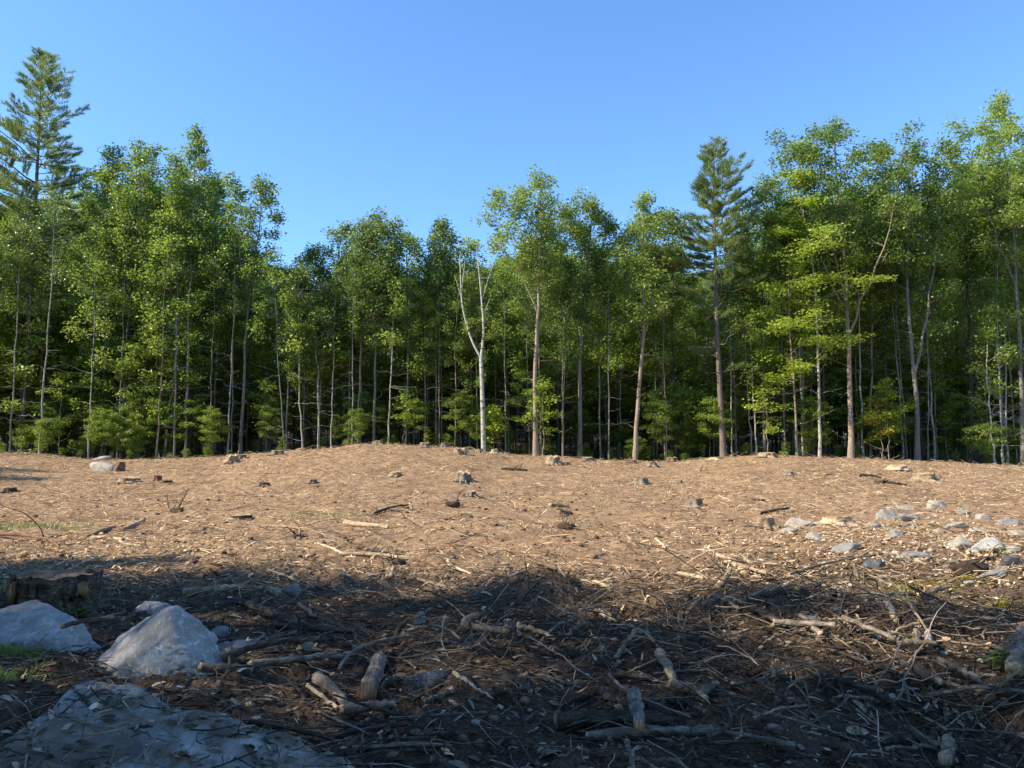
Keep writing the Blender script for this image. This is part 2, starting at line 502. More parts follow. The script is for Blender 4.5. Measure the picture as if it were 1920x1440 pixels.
# ------------------------------------------------------------------ trees
def leaves_at(centres, n_each, rad, size, rg, flat=.6, droop=0.0, wide=.55, up=.9):
    """folded leaf blades scattered round clump centres -> V, tris"""
    C = np.repeat(np.asarray(centres), n_each, axis=0)
    n = len(C)
    off = rg.normal(0, 1, (n, 3)); off /= (np.linalg.norm(off, axis=1, keepdims=True) + 1e-6)
    off *= (rg.rand(n, 1) ** .5) * np.array([[rad[0], rad[0], rad[1]]])
    Pn = C + off
    d = rg.normal(0, 1, (n, 3)); d[:, 2] = d[:, 2] * (1 - flat) - droop; d += off * .8 / max(rad[0], .01)
    d /= np.linalg.norm(d, axis=1, keepdims=True) + 1e-6
    nr = rg.normal(0, 1, (n, 3)) * (1 - flat * .6); nr[:, 2] += up
    s = np.cross(d, nr); s /= np.linalg.norm(s, axis=1, keepdims=True) + 1e-6
    nn = np.cross(s, d)
    L = size * (0.65 + .7 * rg.rand(n, 1)); Wd = L * wide
    v0 = Pn; v2 = Pn + d * L; mid = Pn + d * L * .45
    v1 = mid + s * Wd * .5 + nn * Wd * .12; v3 = mid - s * Wd * .5 + nn * Wd * .12
    V = np.stack([v0, v1, v2, v3], axis=1).reshape(-1, 3)
    b = np.arange(n)[:, None] * 4
    T = np.concatenate([b + np.array([[0, 1, 2]]), b + np.array([[0, 2, 3]])], axis=0)
    return V, T

def wiggle(p0, p1, n, amp, rg, sag=0.0):
    t = np.linspace(0, 1, n)[:, None]
    p0 = np.asarray(p0, float); p1 = np.asarray(p1, float)
    L = np.linalg.norm(p1 - p0)
    w = rg.normal(0, amp * L, (n, 3)); w[0] = 0; w[-1] = 0
    w[1:-1] = (w[:-2] + w[2:] + w[1:-1] * 2) / 3
    q = p0 * (1 - t) + p1 * t + w
    q[:, 2] += sag * L * np.sin(t[:, 0] * PI)
    return q

def broadleaf(seed, h, r0, crown_from=.45, width=2.2, leaders=None, leaf='leaf_oak', barkm='bark_grey', n_limb=16,
              clump=(.45, .34), per=46, lsize=.134, wide=.62, path=None, flat=.55, upright=.8, sprays=False, dead_twigs=10, shape=1.0, top_sharp=.35):
    """returns trunk mesh, list of limb meshes, crown mesh (all about the base)"""
    rg = rng(seed)
    if path is None:
        ln = rg.normal(0, .02 * h, 2)
        path = [(0, 0, 0), (ln[0] * .3, ln[1] * .3, h * .3), (ln[0] * .5 + rg.normal(0, .12), ln[1] * .5, h * .55), (ln[0], ln[1], h * .92)]
    path = resample(path, 16)
    path[1:-1, :2] += rg.normal(0, .025, (14, 2))
    tz = np.linspace(0, 1, 16)
    rad = r0 * .70 * (1 - tz * .80) ; rad[0] *= 1.4; rad[1] *= 1.08
    trunk = Geo(); V, q = tubes(path[None], rad[None], 8); trunk.add(V, q)
    stems = [(path, rad, 0.0)]
    limbs = []
    for (zf, dx, dy, ztop, rf) in (leaders or []):
        i = zf * 15; i0 = int(i); st = path[i0] + (path[min(i0 + 1, 15)] - path[i0]) * (i - i0)
        end = np.array([dx, dy, h * ztop])
        mid = st * .55 + end * .45; mid[:2] = st[:2] + (end[:2] - st[:2]) * .62
        lp = resample([st, mid, end], 12); lp[1:-1] += rg.normal(0, .05, (10, 3))
        lr = rad[i0] * (rf * (1 - np.linspace(0, 1, 12)) ** 1.3 * .9 + .10)
        g = Geo(); V, q = tubes(lp[None], lr[None], 7); g.add(V, q)
        limbs.append(g); stems.append((lp, lr, 1))
    centres = []; twC = []; twR = []
    zt = max(s[0][-1, 2] for s in stems); zb = h * crown_from
    cxy = np.mean([s[0][-1, :2] for s in stems], axis=0) * .6
    for si, (sp, sr, isl) in enumerate(stems):
        nl = int(n_limb * 1.3) if si == 0 else max(6, int(n_limb * .95))
        a = rg.rand() * 6.28
        for k in range(nl):
            f = (k + rg.rand() * .8) / nl
            z = zb + (sp[-1, 2] - zb) * f ** .9
            if z < sp[0, 2]: continue
            idx = np.interp(z, sp[:, 2], np.arange(len(sp))); i0 = int(min(idx, len(sp) - 2)); st = sp[i0] + (sp[i0 + 1] - sp[i0]) * (idx - i0)
            rs = np.interp(z, sp[:, 2], sr)
            a += 2.4 + rg.normal(0, .3)
            tcr = (z - zb) / max(zt - zb, .1)
            wprof = (math.sin(PI * min(max(tcr * .75 + .22, 0), 1)) ** .8) * shape + (1 - shape)
            wprof *= 1 - max(0, tcr - (1 - top_sharp)) / top_sharp * .6
            L = width * wprof * (.55 + .55 * rg.rand()) * (.75 if isl else 1)
            rise = L * upright * (.6 + .6 * rg.rand())
            if z + rise > h * 1.02: rise = max(.15, h * 1.02 - z) * rg.rand()
            end = st + np.array([math.cos(a) * L, math.sin(a) * L, rise])
            br = wiggle(st, end, 7, .045, rg, -.06 if not sprays else .08)
            twC.append(br); twR.append(np.linspace(min(rs * .5, .025 + L * .018), .006, 7))
            ns = 4 + int(L * 2.6)
            for s_ in range(ns):
                u = .3 + .7 * (s_ + rg.rand()) / ns
                b0 = br[int(u * 6 - .01)]
                aa = a + rg.normal(0, .9)
                sl_ = L * (.22 + .25 * rg.rand()) * (1.15 - u * .6) + .15
                e = b0 + np.array([math.cos(aa) * sl_, math.sin(aa) * sl_, sl_ * (upright * .9 if not sprays else .1) * rg.rand() + rg.normal(0, .1)])
                sb = wiggle(b0, e, 7, .05, rg)
                twC.append(sb); twR.append(np.linspace(.012, .004, 7))
                centres.append(e)
                if sprays: centres.append((b0 + e) / 2)
            centres.append(end)
        centres.append(sp[-1]); centres.append(sp[-1] + np.array([0, 0, -.35]))
    for k in range(dead_twigs):
        z = h * (.12 + .33 * rg.rand()); i0 = int(np.interp(z, path[:, 2], np.arange(16)))
        aa = rg.rand() * 6.28; L = .4 + 1.3 * rg.rand()
        e = path[i0] + np.array([math.cos(aa) * L, math.sin(aa) * L, L * rg.uniform(-.2, .5)])
        twC.append(wiggle(path[i0], e, 7, .06, rg)); twR.append(np.linspace(.014, .003, 7))
    V, q = tubes(np.array(twC), np.array(twR), 3); trunk.add(V, q)
    centres = np.array(centres) + rg.normal(0, .08, (len(centres), 3))
    keep = rg.rand(len(centres)) > .06
    LV, LT = leaves_at(centres[keep], per, clump, lsize, rg, flat, .15, wide, .9 if sprays else .5)
    tm = trunk.mesh('trunk', MAT[barkm], True)
    lm = [g.mesh('limb', MAT[barkm], True) for g in limbs]
    cm = mk('crown', LV, LT, MAT[leaf])
    return tm, lm, cm

def white_pine(seed, h, r0, crown_from=.4, width=3.0, path=None, gap=1.0):
    rg = rng(seed)
    if path is None: path = [(0, 0, 0), (.05, 0, h * .5), (0, 0, h)]
    path = resample(path, 18); tz = np.linspace(0, 1, 18)
    rad = r0 * (1 - tz) ** .85 + .012; rad[0] *= 1.3
    g = Geo(); V, q = tubes(path[None], rad[None], 9); g.add(V, q)
    bC = []; bR = []; tufts = []; dirs = []
    z = h * crown_from * .55; ztop = h * .985
    while z < ztop:
        t = (z - h * crown_from) / (ztop - h * crown_from)
        n = 5 if t > 0 else 3
        a0 = rg.rand() * 6.28; lay = .75 + .45 * rg.rand()
        for k in range(n):
            a = a0 + k * 2 * PI / n + rg.normal(0, .25)
            if t < 0:
                L = width * (.25 + .45 * rg.rand())
            else:
                L = width * ((1 - t) ** .9) * (.45 + .70 * rg.rand()) * lay * (1 + .32 * math.cos(a - 2.2 * z / width - seed)) + .22
                if rg.rand() < .14: continue
            el = .06 + rg.normal(0, .10) + .75 * max(t, 0) ** 2
            zb_ = min(z + rg.normal(0, .16), path[-1, 2] - .1); c = np.array([np.interp(zb_, path[:, 2], path[:, 0]), np.interp(zb_, path[:, 2], path[:, 1]), zb_])
            u = np.linspace(0, 1, 8)
            out = np.stack([np.cos(a) * u * L, np.sin(a) * u * L, L * (el * u + rg.uniform(.05, .38) * u ** 2.5 - .05 * u)], axis=1)
            out[2:] += rg.normal(0, .025 * L, (6, 3))
            br = c + out
            bC.append(br); bR.append(np.linspace(.012 + L * .010, .004, 8))
            if t < 0:
                if rg.rand() < .8: continue
            m = int(4 + L * 7)
            for j in range(m):
                uu = .22 + .78 * (j + rg.rand()) / m
                b0 = np.array([np.interp(uu, u, br[:, i]) for i in range(3)])
                side = rg.choice([-1, 1]); sl_ = L * .38 * (1.15 - uu) + .16
                aa = a + side * (.7 + .3 * rg.rand())
                tip = b0 + np.array([math.cos(aa) * sl_, math.sin(aa) * sl_, sl_ * .35 + .05])
                k2 = 2 + int(sl_ * 5)
                for w_ in np.linspace(.35, 1, k2):
                    tufts.append(b0 + (tip - b0) * w_); dirs.append((tip - b0) / np.linalg.norm(tip - b0) + np.array([0, 0, .9]))
            tufts.append(br[-1]); dirs.append(np.array([math.cos(a), math.sin(a), .8]))
        z += gap * (.44 if t > .15 else .46) * h / 17 * (1.5 if t < 0 else 1) * (.8 + .4 * rg.rand())
    for j in range(14):
        tufts.append(path[-1] + np.array([rg.normal(0, .05), rg.normal(0, .05), -j * .07])); dirs.append(np.array([rg.normal(0, .4), rg.normal(0, .4), 1.]))
    V, q = tubes(np.array(bC), np.array(bR), 4); g.add(V, q)
    Tf = np.repeat(np.array(tufts), 15, axis=0); D = np.repeat(np.array(dirs), 15, axis=0)
    n = len(Tf)
    D = D / np.linalg.norm(D, axis=1, keepdims=True) + rg.normal(0, .55, (n, 3)); D /= np.linalg.norm(D, axis=1, keepdims=True)
    s = np.cross(D, rg.normal(0, 1, (n, 3))); s /= np.linalg.norm(s, axis=1, keepdims=True)
    L = .15 + .14 * rg.rand(n, 1)
    v0 = Tf - s * .010; v1 = Tf + s * .010; v2 = Tf + D * L
    V = np.stack([v0, v1, v2], axis=1).reshape(-1, 3)
    cm = mk('crown', V, np.arange(n * 3).reshape(-1, 3), MAT['needle'])
    return g.mesh('trunk', MAT['bark_pine'], True), [], cm

def tree_thing(name, parts, loc, label, cat='tree', group=None, rz=0.0, scale=1.0):
    tm, lm, cm = parts
    e = ob(name, None, loc=loc, rot=(0, 0, rz), scale=scale); e.empty_display_size = .3
    ob('trunk', tm, e)
    for m in lm: ob('limb', m, e)
    if cm: ob('crown', cm, e)
    return tag(e, label, cat, group)

def base_at(px, depth, sink=.08):
    x = (px - 960.0) / FPX * depth / math.cos(PITCH) * 1.0
    x = (px - 960.0) / FPX * depth / (math.cos(PITCH) + math.sin(PITCH) * 139 / FPX)
    return np.array([x, depth, float(H(x, depth)) - sink])

def top_local(base, px, py, depth=None):
    w = AT(px, py, depth if depth else base[1])
    return w - base

def hero(name, seed, px, depth, top, mids, r0, label, **kw):
    """mids: photo pixels the trunk passes through, top: photo pixel of the crown top"""
    b = base_at(px, depth)
    t = top_local(b, *top); h = t[2]
    path = [(0, 0, 0)]
    for m in mids:
        path.append(tuple(top_local(b, *m)))
    e = np.array([t[0], rng(seed).normal(0, .3), h * .99])
    if path[-1][2] < e[2] - .8: path.append(tuple(e))
    lead = []
    for (zf, lpx, lpy, rf) in kw.pop('forks', []):
        lt = top_local(b, lpx, lpy)
        lead.append((zf, lt[0], rng(seed + int(lpx)).normal(0, .8), lt[2] / h, rf))
    return tree_thing(name, broadleaf(seed, h, r0, path=path, leaders=lead, **kw), b, label)

# -- trees that can be told apart, left to right
b = base_at(38, 42.5); t = top_local(b, 80, 97)
tree_thing('white_pine', white_pine(3, t[2], .21, .52, 5.2, gap=.8, path=[(0, 0, 0), tuple(top_local(b, 60, 520)), tuple(t)]), b,
           'tall white pine with a dark straight trunk rising above the woods at far left')
hero('broadleaf_tree', 11, 228, 41, (250, 262), [(238, 640), (248, 540)], .17, 'dark trunked forked tree with a wide crown right of the tall pine',
     forks=[(.52, 300, 300, .8), (.5, 195, 330, .6)], crown_from=.42, width=2.3, barkm='bark_dark', n_limb=16)
hero('broadleaf_tree', 12, 348, 40.5, (369, 238), [(354, 640), (358, 480)], .12, 'straight slim grey tree with a thin spire top in the left woods',
     crown_from=.5, width=1.5, n_limb=20, barkm='bark_grey', clump=(.38, .34), top_sharp=.5)
hero('broadleaf_tree', 13, 450, 40, (497, 337), [(460, 640), (468, 520), (488, 430)], .13, 'grey leaning tree with an oval crown at the right end of the left woods',
     forks=[(.55, 462, 360, .6)], crown_from=.55, width=1.35, n_limb=13, barkm='bark_grey')
hero('broadleaf_tree', 14, 190, 42, (205, 275), [(200, 600), (205, 420)], .10, 'slender pale tree between the tall pine and the dark forked tree',
     crown_from=.5, width=1.6, barkm='bark_grey', leaf='leaf_ash')
hero('broadleaf_tree', 15, 398, 42, (405, 330), [(408, 640), (422, 500)], .09, 'thin curved grey tree just left of the grey leaning tree',
     crown_from=.5, width=1.5, barkm='bark_grey')
hero('broadleaf_tree', 16, 325, 43, (330, 290), [(332, 640), (336, 480)], .19, 'thick nearly black trunk in the middle of the left woods',
     crown_from=.48, width=2.2, barkm='bark_dark', leaf='leaf_wood')
hero('broadleaf_tree', 17, 597, 39.5, (585, 462), [(596, 700), (590, 600)], .085, 'pale slim tree with yellow green leaves beside the gap of open sky',
     crown_from=.42, width=1.35, barkm='bark_pale', leaf='leaf_ash', n_limb=16)
hero('broadleaf_tree', 18, 700, 39.5, (706, 405), [(704, 640), (706, 540)], .11, 'upright pale topped tree standing at the top of the bare knoll',
     crown_from=.42, width=1.45, barkm='bark_grey', leaf='leaf_ash', upright=1.6, n_limb=18, top_sharp=.6, forks=[(.5, 680, 425, .5), (.5, 735, 440, .5)])
hero('broadleaf_tree', 19, 818, 40, (826, 418), [(817, 640), (816, 560)], .10, 'upright tree with spiky twin tops left of the dead birch',
     crown_from=.45, width=1.1, barkm='bark_grey', leaf='leaf_ash', upright=1.8, n_limb=15, top_sharp=.7, forks=[(.6, 838, 430, .5)])
hero('broadleaf_tree', 20, 645, 42, (648, 420), [(648, 640)], .12, 'round headed green tree between the slim pale tree and the knoll',
     crown_from=.38, width=2.1, barkm='bark_dark', leaf='leaf_oak')
hero('broadleaf_tree', 21, 762, 41, (762, 438), [(768, 640)], .11, 'leafy oak like tree directly behind the top of the knoll',
     crown_from=.4, width=1.9, barkm='bark_dark', leaf='leaf_maple')
hero('broadleaf_tree', 22, 880, 42, (882, 455), [(884, 650)], .11, 'leafy tree just behind the dead forked birch',
     crown_from=.35, width=1.9, barkm='bark_grey', leaf='leaf_maple')

# the dead birch with its forked bare top
b = base_at(907, 38.2)
g1 = Geo(); pth = resample([(0, 0, 0), tuple(top_local(b, 905, 760)), tuple(top_local(b, 902, 672))], 14)
V, q = tubes(pth[None], np.linspace(.125, .095, 14)[None], 9); g1.add(V, q)
e = tree_thing('dead_birch', (g1.mesh('trunk', MAT['bark_birch'], True), [], None), b, 'dead white birch with two bare forked tops in the middle of the tree line')
for pts, r_a, r_b in (([(902, 672), (884, 640), (866, 575), (862, 478)], .065, .018), ([(902, 672), (908, 620), (903, 560), (894, 462)], .078, .02)):
    lp = resample([top_local(b, *p_) for p_ in pts], 16)
    V, q = tubes(lp[None], np.linspace(r_a, r_b, 16)[None], 7); gg = Geo(); gg.add(V, q)
    ob('limb', gg.mesh('limb', MAT['bark_birch'], True), e)
for pts in ([(896, 522), (925, 521)], [(905, 560), (922, 500), (935, 478)], [(866, 560), (852, 515)], [(904, 600), (918, 560)], [(866, 540), (872, 490)]):
    lp = resample([top_local(b, *p_) for p_ in pts], 8)
    V, q = tubes(lp[None], np.linspace(.03, .010, 8)[None], 5); gg = Geo(); gg.add(V, q)
    ob('snag', gg.mesh('snag', MAT['bark_birch'], True), e)

hero('broadleaf_tree', 31, 1005, 38, (1012, 328), [(1003, 700), (1010, 560), (1015, 450)], .185, 'tall tan trunked tree with a high rounded crown in the centre of the tree line',
     forks=[(.50, 945, 372, .45), (.62, 1062, 385, .4)], crown_from=.60, width=1.9, barkm='bark_tan', n_limb=13)
hero('broadleaf_tree', 32, 1088, 39.5, (1112, 376), [(1086, 700), (1092, 600)], .18, 'grey tree forking into several limbs right of the tan trunked tree',
     forks=[(.38, 1070, 395, .55), (.40, 1140, 392, .55)], crown_from=.52, width=1.7, barkm='bark_grey', n_limb=12)
hero('broadleaf_tree', 33, 1190, 38.5, (1206, 368), [(1200, 700), (1210, 615), (1206, 500)], .17, 'brown trunk leaning right, with a rounded crown, left of the short pine',
     forks=[(.42, 1188, 420, .55), (.47, 1240, 400, .5)], crown_from=.50, width=1.6, barkm='bark_tan', n_limb=13)
hero('broadleaf_tree', 34, 1262, 42, (1262, 400), [(1262, 640)], .13, 'dark green tree just left of the short pine',
     crown_from=.35, width=1.7, barkm='bark_dark', leaf='leaf_wood')
b = base_at(1357, 38.5); t = top_local(b, 1336, 268)
tree_thing('white_pine', white_pine(9, t[2], .145, .50, 3.4, gap=.95, path=[(0, 0, 0), tuple(top_local(b, 1345, 640)), tuple(t)]), b,
           'shorter white pine with a feathery pointed crown right of the centre')
hero('broadleaf_tree', 35, 1382, 41, (1390, 420), [(1374, 640)], .10, 'narrow brown stemmed tree just right of the short pine',
     crown_from=.3, width=1.5, barkm='bark_tan', leaf='leaf_oak')
hero('broadleaf_tree', 36, 1434, 39.5, (1440, 330), [(1432, 700), (1430, 560)], .12, 'straight grey tree between the short pine and the yellow green maples',
     crown_from=.55, width=1.7, barkm='bark_grey', leaf='leaf_oak')
hero('broadleaf_tree', 37, 1495, 38, (1478, 400), [(1487, 700), (1478, 600)], .085, 'slim tan tree with layered yellow green leaves left of the big forked oak',
     crown_from=.28, width=2.6, barkm='bark_tan', leaf='leaf_lime', sprays=True, clump=(.55, .16), flat=.8, upright=.22, per=24, lsize=.135, wide=.75, n_limb=20)
hero('broadleaf_tree', 38, 1537, 38, (1505, 262), [(1534, 640), (1524, 500), (1500, 380)], .115, 'pale trunked tree with bright leaf layers next to the big forked oak',
     crown_from=.25, width=2.7, barkm='bark_pale', leaf='leaf_lime', sprays=True, clump=(.60, .18), flat=.8, upright=.32, per=22, lsize=.135, wide=.75, n_limb=19)
hero('broadleaf_tree', 39, 1595, 38, (1566, 222), [(1594, 700), (1590, 620), (1585, 480), (1570, 340)], .20, 'big pale oak forking low into wide limbs on the right of the tree line',
     forks=[(.36, 1662, 285, .6), (.42, 1470, 270, .5), (.45, 1525, 245, .45)], crown_from=.55, width=1.9, barkm='bark_tan', n_limb=14)
hero('broadleaf_tree', 40, 1632, 40, (1640, 270), [(1634, 640)], .09, 'slim stem just right of the big forked oak',
     crown_from=.5, width=1.6, barkm='bark_tan')
hero('broadleaf_tree', 41, 1720, 38.2, (1712, 268), [(1720, 790), (1716, 712), (1704, 600), (1700, 440)], .18, 'thick trunked tree splitting in a V at mid height near the right side',
     forks=[(.27, 1752, 285, .75)], crown_from=.48, width=1.9, barkm='bark_grey', n_limb=15)
hero('broadleaf_tree', 42, 1822, 40, (1805, 300), [(1818, 640), (1812, 480)], .17, 'dark straight trunk with bare side limbs near the right edge',
     crown_from=.55, width=1.6, barkm='bark_dark', leaf='leaf_wood', dead_twigs=30)
hero('broadleaf_tree', 43, 1918, 38.2, (1872, 172), [(1912, 640), (1900, 440)], .17, 'tallest tree of the right edge with a high forked crown',
     forks=[(.48, 1800, 255, .6), (.55, 1925, 205, .6)], crown_from=.52, width=2.1, barkm='bark_grey', leaf='leaf_maple', n_limb=15)
for k, (px, tx, ty, lb) in enumerate(((1865, 1848, 690, 'leftmost of three pale leaning birch stems near the right edge'), (1880, 1868, 600, 'middle one of three pale leaning birch stems near the right edge'),
                                      (1889, 1884, 640, 'rightmost of three pale leaning birch stems near the right edge'))):
    hero('slender_birch', 60 + k, px, 38.3 + .3 * k, (tx, ty - 110), [(tx, ty)], .075, lb, crown_from=.35, width=.9, barkm='bark_birch', leaf='leaf_maple', n_limb=8, per=26, dead_twigs=16)
hero('slender_birch', 64, 307, 40, (335, 540), [(322, 740), (331, 660)], .085, 'white leaning birch stem against the black trunk in the left woods', crown_from=.6, width=.8, barkm='bark_birch', leaf='leaf_oak', n_limb=7, per=26)
for k, (px, tx, ty, lb) in enumerate(((567, 558, 560, 'thin twin stemmed pale sapling in the dark gap of the left woods'), (535, 515, 540, 'thin curved grey sapling right of the grey leaning tree'),
                                      (165, 178, 520, 'thin pale stem in front of the woods left of the dark forked tree'), (1410, 1392, 560, 'left one of two thin pale stems right of the short pine'),
                                      (1419, 1404, 600, 'right one of two thin pale stems right of the short pine'), (1142, 1140, 560, 'thin straight tan stem between the grey forking tree and the brown leaning tree'),
                                      (727, 738, 560, 'thin grey stem just right of the upright tree on the knoll'), (948, 946, 560, 'thin grey stem between the dead birch and the tan tree'))):
    hero('slender_tree', 70 + k, px, 38.8, (tx, ty - 60), [(tx * .6 + px * .4, 700)], .06, lb, crown_from=.45, width=1.1, barkm='bark_pale' if k % 2 == 0 else 'bark_grey', leaf='leaf_maple', n_limb=9, per=30)
# small leafy saplings at the edge
for k, (px, d, ty, lf, w_, lb) in enumerate(((1668, 37.6, 700, 'leaf_lime', 1.0, 'sapling with yellow green leaves left of the V shaped tree'), (1655, 37.8, 735, 'leaf_autumn', .7, 'small sapling with yellowed leaves in front of the right woods'),
                                            (1020, 37.9, 700, 'leaf_lime', .7, 'leafy shoot with olive leaves hugging the tan trunk'), (755, 39.4, 730, 'leaf_lime', .7, 'small bright sapling behind the knoll'),
                                            (925, 38.6, 760, 'leaf_lime', .7, 'small bright sapling right of the dead birch foot'), (1440, 38.4, 700, 'leaf_lime', 1.1, 'bright leafy sapling behind the straight grey tree'),
                                            (110, 40, 690, 'leaf_maple', 1.4, 'leafy sapling at the foot of the far left woods'), (500, 40.5, 700, 'leaf_maple', 1.3, 'leafy sapling under the gap at the end of the left woods'))):
    b = base_at(px, d); h = top_local(b, px, ty)[2]
    tree_thing('leafy_sapling', broadleaf(90 + k, h, .035, crown_from=.3, width=w_, barkm='bark_tan', leaf=lf, sprays=True, clump=(.34, .12), flat=.85, upright=.35, per=11, lsize=.13, wide=.75, n_limb=7, dead_twigs=2), b, lb, 'sapling')

# -- variants for the woods behind
TALL = []
for k in range(7):
    TALL.append(broadleaf(200 + k, 15.0, .075 + .022 * (k % 3), crown_from=[.30, .42, .24, .36, .48, .27, .34][k], width=[1.9, 1.6, 2.1, 1.7, 1.5, 2.0, 1.8][k],
                          leaf=['leaf_oak', 'leaf_maple', 'leaf_wood', 'leaf_oak', 'leaf_ash', 'leaf_wood', 'leaf_maple'][k],
                          barkm=['bark_grey', 'bark_tan', 'bark_dark', 'bark_pale', 'bark_grey', 'bark_dark', 'bark_grey'][k], n_limb=15, per=34, lsize=.138, clump=(.48, .37)))
for k in range(3):                                                 # thin poles with small crowns
    TALL.append(broadleaf(215 + k, 15.0, .055 + .01 * k, crown_from=[.5, .4, .6][k], width=[1.2, 1.3, 1.1][k], leaf=['leaf_maple', 'leaf_oak', 'leaf_ash'][k],
                          barkm=['bark_grey', 'bark_tan', 'bark_pale'][k], n_limb=9, per=30, lsize=.125, clump=(.46, .36), dead_twigs=20))
UNDER = []
for k in range(5):
    UNDER.append(broadleaf(230 + k, [7.5, 5.5, 9, 4.2, 6.5][k], .045, crown_from=.30, width=[2.0, 1.8, 2.1, 1.5, 1.9][k], leaf=['leaf_wood', 'leaf_maple', 'leaf_maple', 'leaf_maple', 'leaf_wood'][k],
                           barkm='bark_dark', sprays=True, clump=(.45, .20), flat=.7, upright=.4, per=19, lsize=.14, wide=.7, n_limb=12, shape=.35, dead_twigs=2, top_sharp=.2))

SKY_PX = [-200, 0, 150, 200, 300, 370, 410, 450, 490, 540, 552, 580, 640, 700, 760, 830, 880, 920, 950, 1010, 1060, 1110, 1160, 1200, 1260, 1285, 1330, 1390, 1420, 1450, 1560, 1600, 1650, 1700, 1760, 1800, 1850, 1900, 2100]
SKY_PY = [300, 330, 300, 275, 290, 290, 370, 420, 420, 470, 510, 480, 440, 430, 455, 450, 470, 450, 420, 400, 400, 400, 400, 395, 415, 450, 450, 440, 350, 330, 310, 290, 290, 290, 300, 290, 270, 240, 240]

TREE_MARKS = [(38, 'tall pine'), (228, 'dark forked tree'), (348, 'spire topped tree'), (450, 'grey leaning tree'), (597, 'slim pale tree'), (700, 'knoll top tree'), (818, 'twin topped tree'),
              (907, 'dead birch'), (1005, 'tan trunked tree'), (1190, 'brown leaning trunk'), (1357, 'short pine'), (1495, 'slim lime leaved tree'), (1595, 'big forked oak'), (1720, 'V shaped tree'),
              (1822, 'dark straight trunk'), (1918, 'right edge tree')]
BARKW = ['grey stemmed', 'tan stemmed', 'dark stemmed', 'pale stemmed', 'pale ash like', 'blackish stemmed', 'grey leafy', 'thin grey pole', 'thin tan pole', 'thin pale pole']
def between(px):
    if px < 38: return 'left of the tall pine'
    for (a, na), (b_, nb) in zip(TREE_MARKS, TREE_MARKS[1:]):
        if a <= px < b_: return 'between ' + na + ' and ' + nb
    return 'at the right frame edge'
rg = rng(5)
pts = []
tries = 0
heroes_xy = [tuple(o.location[:2]) for o in COL.objects if o.get('category') == 'tree']
def too_close(x, y, md):
    return any((x - a) ** 2 + (y - c) ** 2 < md * md for a, c in heroes_xy) or any((x - a[0]) ** 2 + (y - a[1]) ** 2 < md * md for a in pts)
while len(pts) < 298 and tries < 25000:
    tries += 1
    y = 38.9 + 24 * rg.rand() ** 1.7
    x = rg.uniform(-.74, .74) * y
    if too_close(x, y, .62): continue
    pts.append((x, y))
first = {}
for i, (x, y) in enumerate(pts):
    k = rg.randint(len(TALL)) if rg.rand() < .6 else rg.randint(7, 10)
    px = 960 + x / y * FPX
    sy = np.interp(px, SKY_PX, SKY_PY) + abs(rg.normal(0, 35)) + 8
    b = np.array([x, y, float(H(x, y)) - .1])
    h = AT(px, sy, y)[2] - b[2]
    sc = h / 15.0
    s3 = (sc * rg.uniform(.8, 1.1), sc * rg.uniform(.8, 1.1), sc)
    near = y < 44
    lab = BARKW[k] + (' tree at the front ' if near else ' tree deeper inside ') + between(px)
    grp = 'trees in the front rows of the woods' if near else 'trees deeper inside the woods'
    tree_thing('forest_tree', TALL[k], b, lab, 'tree', grp, rg.rand() * 6.28, s3)

# -- geometry-node scatter for what nobody could count
def scatter(name, sources, P3, rot, scl, idx, label):
    """sources: list of lists of objects; points carry rot, scl, idx attributes"""
    me = bpy.data.meshes.new(name)
    me.vertices.add(len(P3)); me.vertices.foreach_set('co', np.asarray(P3, dtype=np.float32).ravel())
    a = me.attributes.new('rotz', 'FLOAT_VECTOR', 'POINT'); a.data.foreach_set('vector', np.asarray(rot, dtype=np.float32).ravel())
    a = me.attributes.new('size', 'FLOAT_VECTOR', 'POINT'); a.data.foreach_set('vector', np.asarray(scl, dtype=np.float32).ravel())
    a = me.attributes.new('pick', 'INT', 'POINT'); a.data.foreach_set('value', np.asarray(idx, dtype=np.int32))
    o = ob(name, me); tag(o, label, None, None, 'stuff')
    ng = bpy.data.node_groups.new(name, 'GeometryNodeTree')
    ng.interface.new_socket('Geometry', in_out='INPUT', socket_type='NodeSocketGeometry')
    ng.interface.new_socket('Geometry', in_out='OUTPUT', socket_type='NodeSocketGeometry')
    gi = ng.nodes.new('NodeGroupInput'); go = ng.nodes.new('NodeGroupOutput')
    join = ng.nodes.new('GeometryNodeJoinGeometry')
    for src in sources:
        j = ng.nodes.new('GeometryNodeJoinGeometry')
        for s_ in src:
            oi = ng.nodes.new('GeometryNodeObjectInfo'); oi.transform_space = 'ORIGINAL'
            oi.inputs['Object'].default_value = s_; oi.inputs['As Instance'].default_value = False
            ng.links.new(oi.outputs['Geometry'], j.inputs[0])
        g2 = ng.nodes.new('GeometryNodeGeometryToInstance')
        ng.links.new(j.outputs[0], g2.inputs[0]); ng.links.new(g2.outputs[0], join.inputs[0])
    ip = ng.nodes.new('GeometryNodeInstanceOnPoints')
    ng.links.new(gi.outputs[0], ip.inputs['Points']); ng.links.new(join.outputs[0], ip.inputs['Instance'])
    ip.inputs['Pick Instance'].default_value = True
    def attr(nm, typ):
        n = ng.nodes.new('GeometryNodeInputNamedAttribute'); n.data_type = typ; n.inputs['Name'].default_value = nm
        return [s for s in n.outputs if s.enabled and s.name == 'Attribute'][0]
    ng.links.new(attr('pick', 'INT'), ip.inputs['Instance Index'])
    ng.links.new(attr('rotz', 'FLOAT_VECTOR'), ip.inputs['Rotation'])
    ng.links.new(attr('size', 'FLOAT_VECTOR'), ip.inputs['Scale'])
    ng.links.new(ip.outputs[0], go.inputs[0])
    md = o.modifiers.new('scatter', 'NODES'); md.node_group = ng
    return o

